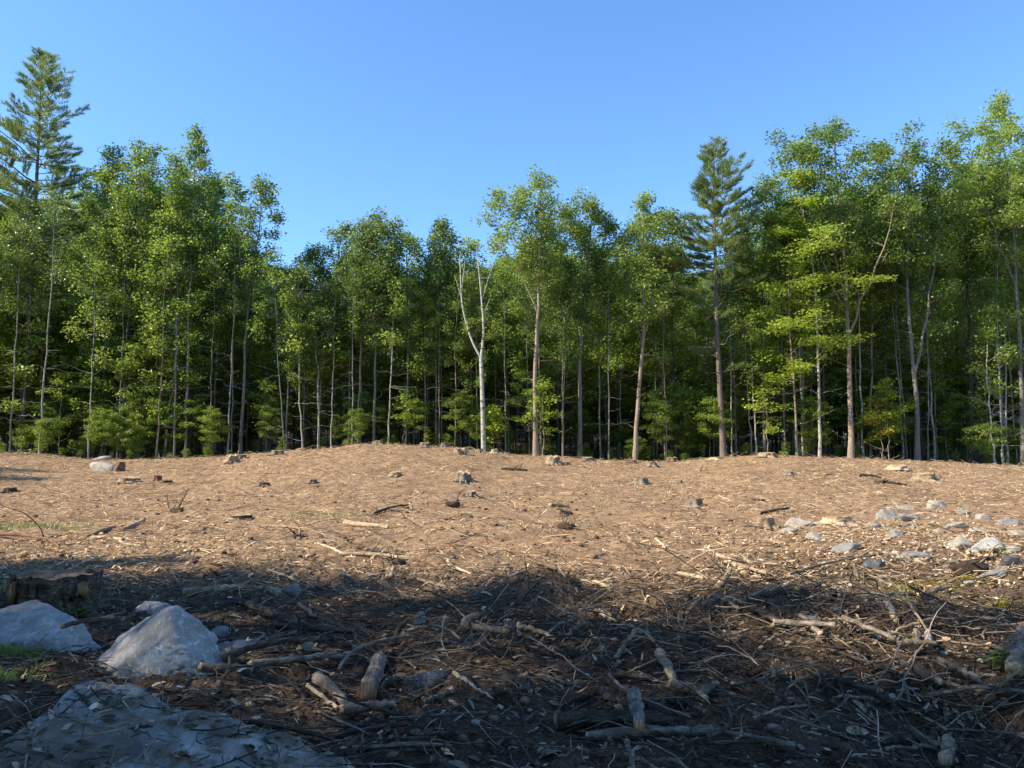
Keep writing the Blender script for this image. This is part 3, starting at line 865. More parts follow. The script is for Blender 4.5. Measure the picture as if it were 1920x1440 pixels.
# understory trees close enough to tell apart
rg = rng(17)
under_first = {}
cnt = 0
upts = []
while cnt < 46:
    y = 39.8 + 7 * rg.rand(); x = rg.uniform(-.72, .72) * y
    if any((x - a) ** 2 + (y - c) ** 2 < .9 for a, c in upts): continue
    upts.append((x, y)); k = rg.randint(5)
    if x > -6 and rg.rand() < .35: continue
    sc = rg.uniform(.7, 1.15)
    b = (x, y, float(H(x, y)) - .06)
    o = tree_thing('understory_tree', UNDER[k], b, 'small layered leafy tree ' + between(960 + x / y * FPX), 'tree', 'small trees under the front rows of the woods', rg.rand() * 6.28, sc)
    under_first.setdefault(k, o)
    cnt += 1
tall_first = {}
for o in COL.objects:
    if o.name.startswith('forest_tree') and len(tall_first) < 10:
        tm = [c for c in o.children if c.name.startswith('trunk')][0]
        for k in range(10):
            if tm.data == TALL[k][0]: tall_first.setdefault(k, o)
tall_src = [list(tall_first[k].children) for k in sorted(tall_first)]
under_src = [list(under_first[k].children) for k in sorted(under_first)]

def rows(n, f, seed):
    rg = rng(seed); P3 = []; Rt = []; Sc = []; Ix = []
    while len(P3) < n:
        v = f(rg)
        if v is None: continue
        x, y, s, ns = v
        P3.append((x, y, float(H(x, y)) - .1)); Rt.append((0, 0, rg.rand() * 6.28)); Sc.append((s * rg.uniform(.85, 1.15), s * rg.uniform(.85, 1.15), s)); Ix.append(rg.randint(ns))
    return P3, Rt, Sc, Ix

def f_far(rg):
    y = 58 + 42 * rg.rand(); x = rg.uniform(-.85, .85) * y
    px = 960 + x / y * FPX
    sy = np.interp(px, SKY_PX, SKY_PY) + 25 + abs(rg.normal(0, 45))
    h = AT(px, sy, y)[2] - float(H(x, y))
    return x, y, min(h / 15.0, 1.5), len(tall_src)
scatter('distant_woods', tall_src, *rows(330, f_far, 41), 'mass of leafy trees filling the depth of the woods')

def f_under(rg):
    y = 42 + 40 * rg.rand() ** 1.3; x = rg.uniform(-.8, .8) * y
    return x, y, rg.uniform(.75, 1.5), len(under_src)
scatter('woodland_understory', under_src, *rows(470, f_under, 42), 'leafy understory growing in the shade of the woods')

def f_floor(rg):
    y = 38.6 + 16 * rg.rand() ** 1.6; x = rg.uniform(-.76, .76) * y
    return x, y, (rg.uniform(.06, .14) if rg.rand() < .78 else rg.uniform(.28, .55)), len(under_src)
scatter('woodland_floor_plants', under_src, *rows(620, f_floor, 43), 'low green plants on the floor of the woods')

# the wood on the left outside the frame that shades the foreground
def line_y(x):
    return 8.8 - .46 * (x + 22.8)
def f_side(rg):
    x = rg.uniform(-32, -9.5); y = rg.uniform(-14, 22)
    if y > line_y(x) or y > 7.4: return None
    if x > -.72 * max(y, 0) - 4.5: return None
    for gx_, gy_, gd_ in ((1.3, 7.9, .55), (4.6, 6.6, .9)):      # gaps that let sunlight through to the ground
        if abs((x - gx_) * SUN_DIR.y - (y - gy_) * SUN_DIR.x) / math.hypot(SUN_DIR.x, SUN_DIR.y) < gd_: return None
    return x, y, rg.uniform(.84, 1.02), len(tall_src)
P3, Rt, Sc, Ix = rows(215, f_side, 47)
rg = rng(45)
for k in range(46):                                                # farther left edge of the clearing
    y = rg.uniform(12, 48); x = -rg.uniform(43, 56)
    P3.append((x, y, float(H(x, y)) - .1)); Rt.append((0, 0, rg.rand() * 6.28)); s = rg.uniform(.9, 1.15); Sc.append((s, s, s)); Ix.append(rg.randint(len(tall_src)))
for x, y in ((-36, 22), (-38, 25), (-35, 25.5), (-40, 23), (-33.5, 23.5)):
    P3.append((x, y, float(H(x, y)) - .1)); Rt.append((0, 0, rg.rand() * 6.28)); s = 1.0; Sc.append((s, s, s)); Ix.append(rg.randint(len(tall_src)))
for k in range(40):                                                # behind the camera and to the right
    x = rg.uniform(-9, 30); y = -rg.uniform(9, 24)
    P3.append((x, y, float(H(x, y)) - .1)); Rt.append((0, 0, rg.rand() * 6.28)); s = rg.uniform(.9, 1.15); Sc.append((s, s, s)); Ix.append(rg.randint(len(tall_src)))
scatter('woods_beside_clearing', tall_src, P3, Rt, Sc, Ix, 'woods around the near side of the clearing')

# ------------------------------------------------------------------ rocks
def ico(sub):
    import bmesh
    bm = bmesh.new(); bmesh.ops.create_icosphere(bm, subdivisions=sub, radius=1)
    V = np.array([v.co[:] for v in bm.verts]); F = np.array([[v.index for v in f.verts] for f in bm.faces]); bm.free()
    return V, F
ICO = {s: ico(s) for s in (1, 2, 3, 4, 5, 6)}

def rock_mesh(name, size, seed, mat, sub=4, planes=None, k=26, rough=.05, n_pl=24):
    rg = rng(seed); D, F = ICO[sub]
    D = D / np.linalg.norm(D, axis=1, keepdims=True)
    if planes is None:
        N = rg.normal(0, 1, (n_pl, 3)) * [1, 1, .8]; N /= np.linalg.norm(N, axis=1, keepdims=True); pd = rg.uniform(.52, 1.0, n_pl)
        N = np.vstack([N, [[.1, 0, 1], [0, 0, -1]]]); pd = np.concatenate([pd, [.8, .9]])
    else:
        N = np.array([p[:3] for p in planes], float); pd = np.array([p[3] for p in planes]); N /= np.linalg.norm(N, axis=1, keepdims=True)
    dots = np.maximum(D @ N.T, 0) / pd
    r = (dots ** k).sum(axis=1) ** (-1.0 / k)
    V = D * r[:, None]
    n = noise3(V, 2.2, seed) * .9 + noise3(V, 5.5, seed + 3) * .45 + noise3(V, 13, seed + 7) * .25 + noise3(V, 30, seed + 11) * .14 - .5 * np.clip(.06 - np.abs(noise3(V, 3.1, seed + 21)), 0, 1) / .06 * .5
    V = V * (1 + rough * n)[:, None] * np.array(size)
    return mk(name, V, F, MAT[mat], True)

SLABS = []
def TOP(x, y):
    z = HF(x, y)
    for xs, ys, Z in SLABS:
        i = np.round((x - xs[0]) / (xs[1] - xs[0])).astype(int); j = np.round((y - ys[0]) / (ys[1] - ys[0])).astype(int)
        ok = (i >= 0) & (i < len(xs)) & (j >= 0) & (j < len(ys))
        zz = np.where(ok, Z[np.clip(j, 0, len(ys) - 1), np.clip(i, 0, len(xs) - 1)], -9)
        z = np.maximum(z, zz)
    return z

def outcrop(name, poly, ctrl, seed, mat, step=.025, edge=.16, deep=.5, rough=.03):
    """solid ledge of rock: outline polygon in metres, height control points (x, y, z)"""
    poly = np.array(poly); ctrl = np.array(ctrl)
    x0, y0 = poly.min(0) - .02; x1, y1 = poly.max(0) + .02
    xs = np.arange(x0, x1, step); ys = np.arange(y0, y1, step)
    X, Y = np.meshgrid(xs, ys)
    n = len(poly); inside = np.zeros(X.shape, bool); dist = np.full(X.shape, 1e9)
    for i in range(n):
        a = poly[i]; b_ = poly[(i + 1) % n]
        ex, ey = b_ - a
        t = np.clip(((X - a[0]) * ex + (Y - a[1]) * ey) / (ex * ex + ey * ey), 0, 1)
        dist = np.minimum(dist, np.hypot(X - a[0] - t * ex, Y - a[1] - t * ey))
        c = ((a[1] > Y) != (b_[1] > Y)) & (X < (b_[0] - a[0]) * (Y - a[1]) / (b_[1] - a[1] + 1e-12) + a[0])
        inside ^= c
    sd = np.where(inside, dist, -dist) + .05 * fbm(X * 3.5, Y * 3.5, 3, seed)
    wgt = 1.0 / (((X[..., None] - ctrl[:, 0]) ** 2 + (Y[..., None] - ctrl[:, 1]) ** 2) + .01) ** 1.3
    Z = (wgt * ctrl[:, 2]).sum(-1) / wgt.sum(-1)
    Z += rough * (fbm(X * 2.2, Y * 2.2, 3, seed + 1) * 1.3 + .22 * fbm(X * 12, Y * 9, 4, seed + 2)) 
    lay = fbm(X * 1.8 + Y * .8, Y * 6 - X * 2.2, 3, seed + 4); Z += rough * .5 * np.round(lay * 3) / 3
    e = np.clip(sd / edge, -1.5, 1)
    Z = np.where(e > 0, Z - deep * (1 - np.sqrt(np.clip(1 - (1 - e) ** 2, 0, 1))), Z - deep + e * .6)
    SLABS.append((xs, ys, np.where(sd > 0, Z, -9)))
    idx = np.arange(X.size).reshape(X.shape)
    Q = np.stack([idx[:-1, :-1], idx[:-1, 1:], idx[1:, 1:], idx[1:, :-1]], axis=-1).reshape(-1, 4)
    keep = (sd > -.10).ravel()[Q].all(axis=1)
    return mk(name, np.stack([X, Y, Z], -1).reshape(-1, 3), Q[keep], MAT[mat], True)

def G(x, y): return float(H(x, y))
# the big slab in the left corner
SL_UP = .10
def pz(px, py, z):
    z = z + SL_UP; px = px                      # world point on the sight line at height z
    dx, dy, dz = ray(px, py); t = (z - EYE) / dz
    return (dx * t, dy * t)
ctrl = [(*pz(150, 1240, .42), .42), (*pz(250, 1240, .40), .40), (*pz(20, 1345, .30), .30), (*pz(100, 1300, .40), .40), (*pz(400, 1295, .33), .33), (*pz(520, 1315, .27), .27),
        (*pz(640, 1358, .20), .20), (*pz(695, 1390, .12), .12), (*pz(300, 1440, .24), .24), (*pz(100, 1440, .27), .27), (*pz(500, 1440, .16), .16), (*pz(620, 1430, .10), .10), (*pz(-100, 1440, .2), .2),
        (-1.2, 2.7, .12), (-2.2, 2.8, .12), (-2.4, 3.6, .25)]
poly = [pz(150, 1228, .42), pz(260, 1235, .40), pz(400, 1285, .33), pz(520, 1305, .27), pz(640, 1348, .20), pz(705, 1385, .10), pz(690, 1425, .05), (-.55, 3.25), (-.9, 2.5), (-2.4, 2.5), (-2.75, 3.6), pz(-10, 1345, .28), pz(60, 1285, .38)]
o = ob('bedrock_slab', outcrop('bedrock_slab', poly, ctrl, 5, 'rock_slab', .016, .13, .36, .045))
tag(o, 'large flat grey rock slab half covered with dirt in the near left corner', 'rock')

def rock(px, py, wpx, hpx, label, mat='rock_pale', seed=None, depth_f=.8, sub=4, planes=None, rz=0, sink=.42, rough=.07, cat='rock', k=26, name='rock'):
    p = P(px, py); d = p[1]
    w = wpx / FPX * d; h = hpx / FPX * d
    sd = seed if seed is not None else int(px * 7 + py)
    p[1] += w * .25
    z = G(p[0], p[1])
    me = rock_mesh(name, (w * .5, w * .5 * depth_f, h * (.5 + sink)), sd, mat, sub, planes, k, rough)
    o = ob(name, me, loc=(p[0], p[1], z + h * (.5 - sink)), rot=(0, 0, rz))
    return tag(o, label, cat)

# pointed boulder
PYR = [(-.62, -.30, .62, .46), (-.30, -.62, .66, .56), (.78, -.10, .50, .60), (.15, -.95, .42, .60), (0, .9, .4, .62), (.9, .35, .1, .85), (-.95, .2, .35, .78), (0, 0, -1, .55), (.45, -.75, .3, .70), (-.3, .1, 1, .80)]
p = P(300, 1268)
me = rock_mesh('boulder', (.50, .42, .355), 21, 'rock_blue', 6, PYR, 34, .12)
tag(ob('boulder', me, loc=(p[0] - .13, p[1] + .24, .08 + G(p[0], p[1])), rot=(0, 0, R(8))), 'pointed bluish grey boulder with white streaks in the left foreground', 'rock')
LFT = [(-.15, -.45, .85, .50), (.75, -.3, .35, .75), (.35, .8, .4, .55), (-.8, .3, .4, .9), (0, 0, -1, .6), (.3, -.9, .15, .62), (.9, .3, .2, .95), (-.5, -.8, .2, .8)]
p = P(75, 1225)
me = rock_mesh('boulder', (.62, .48, .34), 22, 'rock_blue', 6, LFT, 34, .11)
tag(ob('boulder', me, loc=(p[0] - .20, p[1] + .28, .01 + G(p[0], p[1])), rot=(0, R(8), R(-12))), 'broad sloping grey boulder in front of the big stump at left', 'rock')
rock(278, 1156, 85, 24, 'low bluish rock just behind the tip of the pointed boulder', 'rock_blue', 31)
rock(405, 1195, 55, 22, 'small pale stone among brush right of the pointed boulder', 'rock_grey', 32)
rock(430, 1228, 95, 22, 'low grey rock beside the right foot of the pointed boulder', 'rock_grey', 33)
rock(545, 1118, 50, 32, 'grey stone at the shadow edge near two pale logs', 'rock_grey', 34)
rock(568, 1225, 42, 24, 'orange brown stone between dark branches left of the centre', 'rock_pale', 35)
rock(790, 1296, 95, 42, 'dark wedge shaped rock half buried in the middle foreground', 'rock_dark', 36, rough=.06)
rock(785, 1180, 36, 40, 'upright pale rock behind the brush of the middle foreground', 'rock_grey', 37)
rock(805, 1305, 18, 14, 'small stone before the dark wedge shaped rock', 'rock_grey', 38, sub=3)
rock(1132, 1225, 30, 14, 'rounded orange stone in the sunlit strip at the centre', 'rock_pale', 39, sub=3)
rock(190, 884, 70, 26, 'smooth rounded pale boulder on the field near the left woods', 'rock_pale', 40, k=5, rough=.03)
rock(218, 884, 26, 22, 'brown broken rock against the right side of the smooth pale boulder', 'wood_red', 41)
rock(186, 858, 40, 9, 'pale flat rock at the foot of the left woods', 'rock_grey', 42, sub=3)
RK = [(1765, 955, 45, 18, 'rock_pale', 'pale blocky rock at the top of the right rock scatter'), (1700, 955, 60, 8, 'rock_pale', 'long flat pale rock left of the blocky top rock'),
      (1670, 975, 40, 20, 'rock_grey', 'grey green rock in the upper part of the right rock scatter'), (1700, 978, 45, 14, 'rock_grey', 'flat grey rock right of the grey green rock'),
      (1640, 990, 36, 12, 'rock_pale', 'pale rock left of the grey green rock'), (1500, 990, 60, 20, 'rock_pale', 'light flat rock left of the wide stump on the right field'),
      (1480, 1000, 44, 14, 'rock_pale', 'light rock between the two right stumps'), (1532, 1012, 44, 16, 'rock_pale', 'rough light rock below the wide stump'),
      (1685, 1007, 38, 18, 'rock_grey', 'single dark sided rock in the middle of the right rock scatter'), (1648, 990, 16, 8, 'rock_dark', 'small black stone under the grey green rock'),
      (1590, 1036, 62, 20, 'rock_grey', 'low grey rock poking through brown soil at right'), (1651, 1068, 42, 18, 'rock_dark', 'smooth dark blue oval stone right of the long branch'),
      (1690, 1053, 40, 12, 'rock_pale', 'pale flat stone above the dark oval stone'), (1730, 1050, 60, 12, 'rock_grey', 'flat layered grey rock right of the pale flat stone'),
      (1810, 1030, 62, 26, 'rock_pale', 'whitish rock at the left end of the dark rock heap'), (1865, 1035, 62, 24, 'rock_blue', 'blue grey top rock of the dark rock heap at right'),
      (1835, 1068, 56, 24, 'rock_dark', 'black jagged rock low in the dark rock heap at right'), (1905, 1062, 50, 22, 'rock_dark', 'black rock at the right end of the dark rock heap'),
      (1905, 1035, 36, 10, 'rock_pale', 'white flat rock at the right frame edge'), (1880, 1085, 70, 20, 'rock_grey', 'mossy grey rock below the dark rock heap'),
      (1805, 965, 30, 10, 'rock_pale', 'small pale rock right of the blocky top rock'), (1850, 975, 36, 14, 'rock_pale', 'pale rock in the upper right of the rock scatter'),
      (1900, 985, 40, 14, 'rock_grey', 'grey rock by the right frame edge above the heap'), (1800, 990, 40, 12, 'rock_pale', 'light rock in the upper middle of the right rock scatter'),
      (1840, 1000, 44, 10, 'rock_pale', 'flat light rock above the whitish heap rock'), (1765, 1000, 26, 10, 'rock_pale', 'small light rock right of the single dark sided rock'),
      (1915, 1005, 36, 12, 'rock_pale', 'light rock touching the right frame edge'), (1630, 1130, 26, 20, 'rock_pale', 'whitish angular stone near the shadow edge at right'),
      (1650, 1135, 20, 16, 'rock_pale', 'small companion stone right of the whitish angular stone'), (1525, 1175, 50, 22, 'rock_grey', 'grey stone among branches on the shadow edge at right'),
      (1580, 1155, 36, 16, 'rock_pale', 'yellowish split stone between sticks near the right seedling'), (1690, 1205, 44, 18, 'rock_pale', 'pale stone on the shadow edge below the right seedling'),
      (1825, 1097, 24, 8, 'rock_pale', 'small white stone on the mossy soil at right'), (1500, 1350, 40, 14, 'rock_dark', 'dark flat stone in the near brush right of the centre')]
for px, py, w_, h_, mt, lb in RK:
    rock(px, py, w_ * 1.1, h_ * 1.0, lb, mt, None, .75, 3 if w_ < 30 else 4, rz=0, rough=.11, sink=.44)

# small stones nobody counts
def pebbles():
    rg = rng(77); g = Geo(); D, F = ICO[1]
    spots = []
    for k in range(330):
        if k < 220: px = rg.normal(1760, 110); py = rg.uniform(950, 1100)
        else: px = rg.uniform(200, 1900); py = rg.uniform(900, 1430)
        if not (0 < px < 1990): continue
        spots.append((px, py))
    for px, py in spots:
        p = P(px, py); s = rg.uniform(.02, .075) if px > 1500 else rg.uniform(.012, .04)
        V = D * (1 + rg.uniform(-.25, .25, (len(D), 1))) * np.array([s, s * rg.uniform(.6, 1), s * rg.uniform(.35, .7)])
        g.add(V + np.array([p[0], p[1], p[2] + s * .15]), F)
    tag(ob('small_stones', g.mesh('small_stones', MAT['pebble'])), 'scattered small stones on the churned soil', None, None, 'stuff')
pebbles()

# ------------------------------------------------------------------ stumps
def stump_meshes(seed, r, h, mat, cut, tilt=.06, lobes=6, flare=.55, n_root=5, jag=.0, tn=40, zn=12):
    rg = rng(seed)
    th = np.arange(tn) * 2 * PI / tn; zz = np.linspace(-.15 * h - .03, 1, zn)
    ph = rg.rand(4) * 6.28
    Vs = []
    for i, z in enumerate(zz):
        f = math.exp(-max(z, 0) * 3.6)
        lob = np.abs(np.cos(th * lobes / 2 + ph[0])) ** 1.6 * .8 + .25 * np.cos(th * 2 + ph[1])
        rr = r * (1 + flare * f * lob + .07 * np.cos(3 * th + ph[2]) + .05 * np.cos(7 * th + ph[3]) + rg.normal(0, .022, tn))
        top = h * (1 + tilt * np.cos(th + ph[1]) / max(h / r, .3)) + jag * h * np.abs(np.sin(th * 3 + ph[2])) * (rg.rand(tn)) * .5
        zc = np.where(z < 1, z * top, top)
        Vs.append(np.stack([np.cos(th) * rr, np.sin(th) * rr, zc], axis=-1))
    V = np.concatenate(Vs)
    i = (np.arange(zn - 1) * tn)[:, None]; j = np.arange(tn)[None]; j2 = (j + 1) % tn
    Q = np.stack([i + j, i + j2, i + tn + j2, i + tn + j], -1).reshape(-1, 4)
    body = mk('bark', V, Q, MAT[mat], True)
    rim = Vs[-1]; c = rim.mean(0)
    rings = [rim * 1.0, c + (rim - c) * .72, c + (rim - c) * .4]
    rings[1][:, 2] += rg.normal(0, .006 + jag * .03, tn); rings[2][:, 2] += rg.normal(0, .006 + jag * .03, tn)
    V2 = np.concatenate(rings + [c[None]]); V2[:, 2] += .003
    Q2 = np.concatenate([np.stack([k * tn + j[0], k * tn + j2[0], (k + 1) * tn + j2[0], (k + 1) * tn + j[0]], -1) for k in range(2)])
    T2 = np.stack([2 * tn + j[0], 2 * tn + j2[0], np.full(tn, 3 * tn)], -1)
    face = mk('cut_face', V2, [Q2, T2], MAT[cut], False)
    roots = []
    for k in range(n_root):
        a = ph[0] + k * 2 * PI / max(n_root, 1) + rg.normal(0, .3)
        L = r * rg.uniform(1.0, 2.2)
        u = np.linspace(0, 1, 9)
        rp = np.stack([np.cos(a + .35 * u * rg.normal(0, 1)) * (r * .75 + L * u), np.sin(a + .3 * u) * (r * .75 + L * u), h * .28 * (1 - u) ** 1.6 - .05 * u - r * .08], -1)
        V3, q3 = tubes(rp[None], (r * np.interp(u, [0, 1], [.24, .06]))[None], 7)
        roots.append(mk('root', V3, q3, MAT[mat], True))
    return body, face, roots

def stump(px, py, wpx, hpx, label, mat='wood_grey', cut='cut', seed=None, n_root=4, jag=.1, tilt=.08, flare=.5, cat='stump'):
    p = P(px, py); d = p[1]; r = wpx / FPX * d * .37; h = max(hpx / FPX * d * .62, .03)
    sd = seed if seed is not None else int(px * 3 + py)
    bm_, fm, rm = stump_meshes(sd, r, h, mat, cut, tilt, 6, flare, n_root, jag)
    e = ob('tree_stump', None, loc=(p[0], p[1] + r * .6, G(p[0], p[1] + r * .6))); e.empty_display_size = .1
    ob('bark', bm_, e); ob('cut_face', fm, e)
    for m in rm: ob('root', m, e)
    return tag(e, label, cat)

# big stump at left, charred bark with torn wood
p = P(62, 1172)
r = .40; hh = .40
bm_, fm, rm = stump_meshes(801, r * .93, hh, 'wood_dark', 'cut_dark', .07, 7, .30, 5, .16, 72, 22)
e = ob('tree_stump', None, loc=(p[0], p[1] + .35, G(p[0], p[1] + .35) - .02), rot=(R(3), 0, 0)); e.empty_display_size = .2
tag(e, 'big black barked stump with torn orange wood at the left edge', 'stump')
ob('bark', bm_, e); ob('cut_face', fm, e)
for m in rm: ob('root', m, e)
rg = rng(5)
for k in (1, 2, 4, 7, 8):                                                 # strips of torn wood and bark on the camera side
    a = R(-150 + k * 15) + rg.normal(0, .05); rr = r * 1.0
    z0 = hh * rg.uniform(.35, .62); z1 = hh * rg.uniform(.90, 1.02)
    w_ = rg.uniform(.05, .11)
    th = np.linspace(a - w_ / rr * .6, a + w_ / rr * .6, 5)
    up = np.stack([np.cos(th) * rr * 1.02, np.sin(th) * rr * 1.02, np.full(5, z1) + rg.normal(0, .015, 5)], -1)
    lo = np.stack([np.cos(th) * rr * 1.06, np.sin(th) * rr * 1.06, np.full(5, z0) + rg.normal(0, .06, 5)], -1)
    bk = np.concatenate([up, lo]) * np.array([.88, .88, 1])
    V = np.concatenate([up, lo, bk]); F = []
    for i in range(4):
        F += [(i, i + 1, i + 6, i + 5), (10 + i, 15 + i, 16 + i, 11 + i), (i, 10 + i, 11 + i, i + 1), (5 + i, 6 + i, 16 + i, 15 + i)]
    F += [(0, 5, 15, 10), (4, 14, 19, 9)]
    ob('splinter', mk('splinter', V, np.array(F), MAT['cut_torn' if k % 3 != 1 else 'wood_dark']), e)
V, q = tubes(resample([(.24, .05, hh * .9), (.26, .08, hh * 1.0), (.28, .1, hh * 1.08)], 8)[None], np.linspace(.07, .05, 8)[None], 8)
ob('splinter', mk('splinter', V, q, MAT['wood_dark'], True), e)

ST = [(432, 868, 26, 15, 'wood_tan', 'cut', 'jagged light brown stump on the field below the grey leaning tree', 5, .8), (450, 860, 22, 8, 'wood_grey', 'cut', 'low pale stump right of the jagged one at the field edge', 3, .1),
      (518, 853, 26, 10, 'wood_grey', 'cut', 'small stump with spread roots on the crest left of the knoll', 5, .2), (563, 845, 18, 5, 'wood_tan', 'cut', 'very low stump on the left slope of the knoll', 3, .1),
      (708, 834, 22, 8, 'wood_tan', 'cut', 'stump standing on the highest point of the knoll', 4, .4), (796, 840, 20, 12, 'wood_grey', 'cut', 'pale round stump on the knoll left of the paired stumps', 2, .1),
      (833, 837, 16, 11, 'wood_grey', 'cut', 'small grey stump behind the paired stumps', 3, .1), (858, 852, 16, 14, 'wood_tan', 'cut', 'left of the two paired tan stumps on the knoll', 2, .2),
      (872, 853, 16, 18, 'wood_pale', 'cut', 'right and taller of the two paired tan stumps on the knoll', 2, .1), (899, 849, 16, 9, 'wood_tan', 'cut', 'small stump at the foot of the dead birch', 2, .1),
      (927, 850, 15, 9, 'wood_pale', 'cut', 'light small stump right of the dead birch', 3, .3), (1038, 871, 30, 17, 'wood_tan', 'cut', 'root flared stump just right of the tan trunked tree', 6, .7),
      (1102, 864, 24, 8, 'wood_grey', 'cut', 'pale low stump beneath the grey forking tree', 5, .2), (1185, 868, 22, 6, 'wood_red', 'cut', 'reddish low stump at the crest under the brown leaning tree', 3, .3),
      (1262, 866, 24, 9, 'wood_red', 'cut', 'reddish stump at the crest left of the short pine', 4, .5), (1222, 876, 24, 9, 'wood_tan', 'cut_dark', 'small dark topped stump below the crest left of the short pine', 4, .2),
      (1345, 862, 30, 6, 'wood_pale', 'cut', 'flat pale stump at the foot of the short pine', 4, .1), (1440, 858, 36, 9, 'wood_tan', 'cut', 'wide stump on the crest below the straight grey tree', 6, .3),
      (585, 907, 17, 8, 'wood_grey', 'cut_dark', 'tiny grey stump in the left middle of the field', 3, .3), (740, 894, 26, 9, 'wood_tan', 'cut', 'small stump with one long root below the knoll', 4, .5),
      (868, 903, 34, 17, 'wood_grey', 'cut', 'rough grey stump in the middle of the field below the paired stumps', 5, 1.0), (884, 931, 20, 11, 'wood_grey', 'cut', 'small stump with a pale root lower on the middle field', 3, .4),
      (1203, 908, 32, 15, 'wood_grey', 'cut_dark', 'dark sided stump on the field below the brown leaning tree', 5, .3), (1275, 907, 12, 8, 'wood_grey', 'cut', 'tiny stump right of the dark sided one on the field', 3, .2),
      (1305, 951, 34, 18, 'wood_grey', 'cut_dark', 'black hollow stump right of the middle of the field', 3, .7), (1436, 992, 38, 24, 'wood_tan', 'cut', 'tan stump with spreading roots on the right field', 5, .15),
      (1575, 984, 58, 17, 'wood_pale', 'cut_orange', 'wide pale stump with a long bright root on the right field', 5, .3), (1480, 892, 22, 8, 'wood_grey', 'cut', 'small grey stump below the crest at right', 5, .2),
      (1545, 891, 40, 4, 'wood_tan', 'cut_fresh', 'wide flush cut stump with a fresh yellow face', 0, .0), (1646, 891, 17, 4, 'wood_tan', 'cut_fresh', 'small flush cut stump with a fresh yellow face', 0, .0),
      (1688, 883, 40, 11, 'wood_pale', 'cut', 'stump with long pale roots on the right crest', 6, .2), (1738, 904, 44, 17, 'wood_tan', 'cut', 'broad stump with striped roots on the right slope', 7, .4),
      (1655, 862, 22, 5, 'wood_red', 'cut_orange', 'small orange topped stump on the crest under the saplings', 3, .2), (237, 906, 42, 11, 'wood_tan', 'cut', 'flat layered stump on the left field below the smooth boulder', 4, .5),
      (294, 902, 16, 12, 'wood_red', 'cut_orange', 'reddish stub right of the flat layered stump', 2, .6), (312, 907, 20, 8, 'wood_dark', 'cut_dark', 'dark low stub beside the reddish one', 3, .3),
      (450, 975, 44, 9, 'wood_dark', 'cut', 'low wide dark stump in the left middle field', 2, .2), (14, 924, 24, 10, 'wood_dark', 'cut_dark', 'dark stump at the left frame edge of the field', 4, .3),
      (1612, 1392, 46, 20, 'wood_dark', 'cut', 'flat topped grey stump in the shaded brush at lower right', 2, .05), (1788, 965, 14, 9, 'wood_red', 'cut_orange', 'little orange stub beside the top rocks at right', 1, .2),
      (495, 912, 22, 7, 'wood_dark', 'cut_dark', 'dark low stub in the left middle field', 3, .5), (1063, 872, 12, 6, 'wood_red', 'cut', 'tiny reddish stub right of the root flared stump', 3, .6)]
for px, py, w_, h_, mt, ct, lb, nr, jg in ST:
    stump(px, py, w_ * 1.1, h_ * 1.15, lb, mt, ct, None, nr, jg, flare=.85 if h_ > 5 else .1)

# ------------------------------------------------------------------ logs and branches
def stick_mesh(L, r0, r1, seed, bend=.06, kink=.02, sides=8, n=14, end_mat='cut', mat='wood_grey', pts=None):
    """log along local X from 0 to L: body and two cut ends"""
    rg = rng(seed); u = np.linspace(0, 1, n)
    if pts is None:
        a, b_ = rg.normal(0, 1, 2)
        C = np.stack([u * L, L * bend * a * np.sin(u * PI) + L * kink * np.cumsum(rg.normal(0, .5, n)) * .3 * np.sin(u * PI), L * bend * .4 * abs(b_) * np.sin(u * PI)], -1)
        if n > 6: C[2:-2, 1:] += rg.normal(0, min(r0 * .3, .006), (n - 4, 2))
    else:
        C = resample(pts, n)
    rad = np.interp(u, [0, 1], [r0, r1]) * (1 + rg.normal(0, .07, n))
    if rg.rand() < .6: rad[rg.randint(2, n - 2)] *= 1.25
    V, q = tubes(C[None], rad[None], sides)
    V = V + rg.normal(0, r0 * .06, V.shape)
    body = mk('bark', V, q, MAT[mat], True)
    ends = []
    for s in (0, 1):
        ring = V[:sides] if s == 0 else V[-sides:]
        c = ring.mean(0); d = (C[0] - C[1]) if s == 0 else (C[-1] - C[-2]); d = d / np.linalg.norm(d)
        jag = rg.uniform(0, r0 * .9 * (.15 if rg.rand() < .5 else 1), sides)[:, None] * d
        r2 = c + (ring - c) * .8 + jag + d * .002
        Vv = np.concatenate([ring, r2, (c + d * r0 * .12)[None]])
        j = np.arange(sides); j2 = (j + 1) % sides
        F1 = np.stack([j, j2, sides + j2, sides + j], -1); F2 = np.stack([sides + j, sides + j2, np.full(sides, 2 * sides)], -1)
        if s == 0: F1 = F1[:, ::-1]; F2 = F2[:, ::-1]
        ends.append(mk('cut_end', Vv, [F1, F2], MAT[end_mat]))
    return body, ends, C, rad

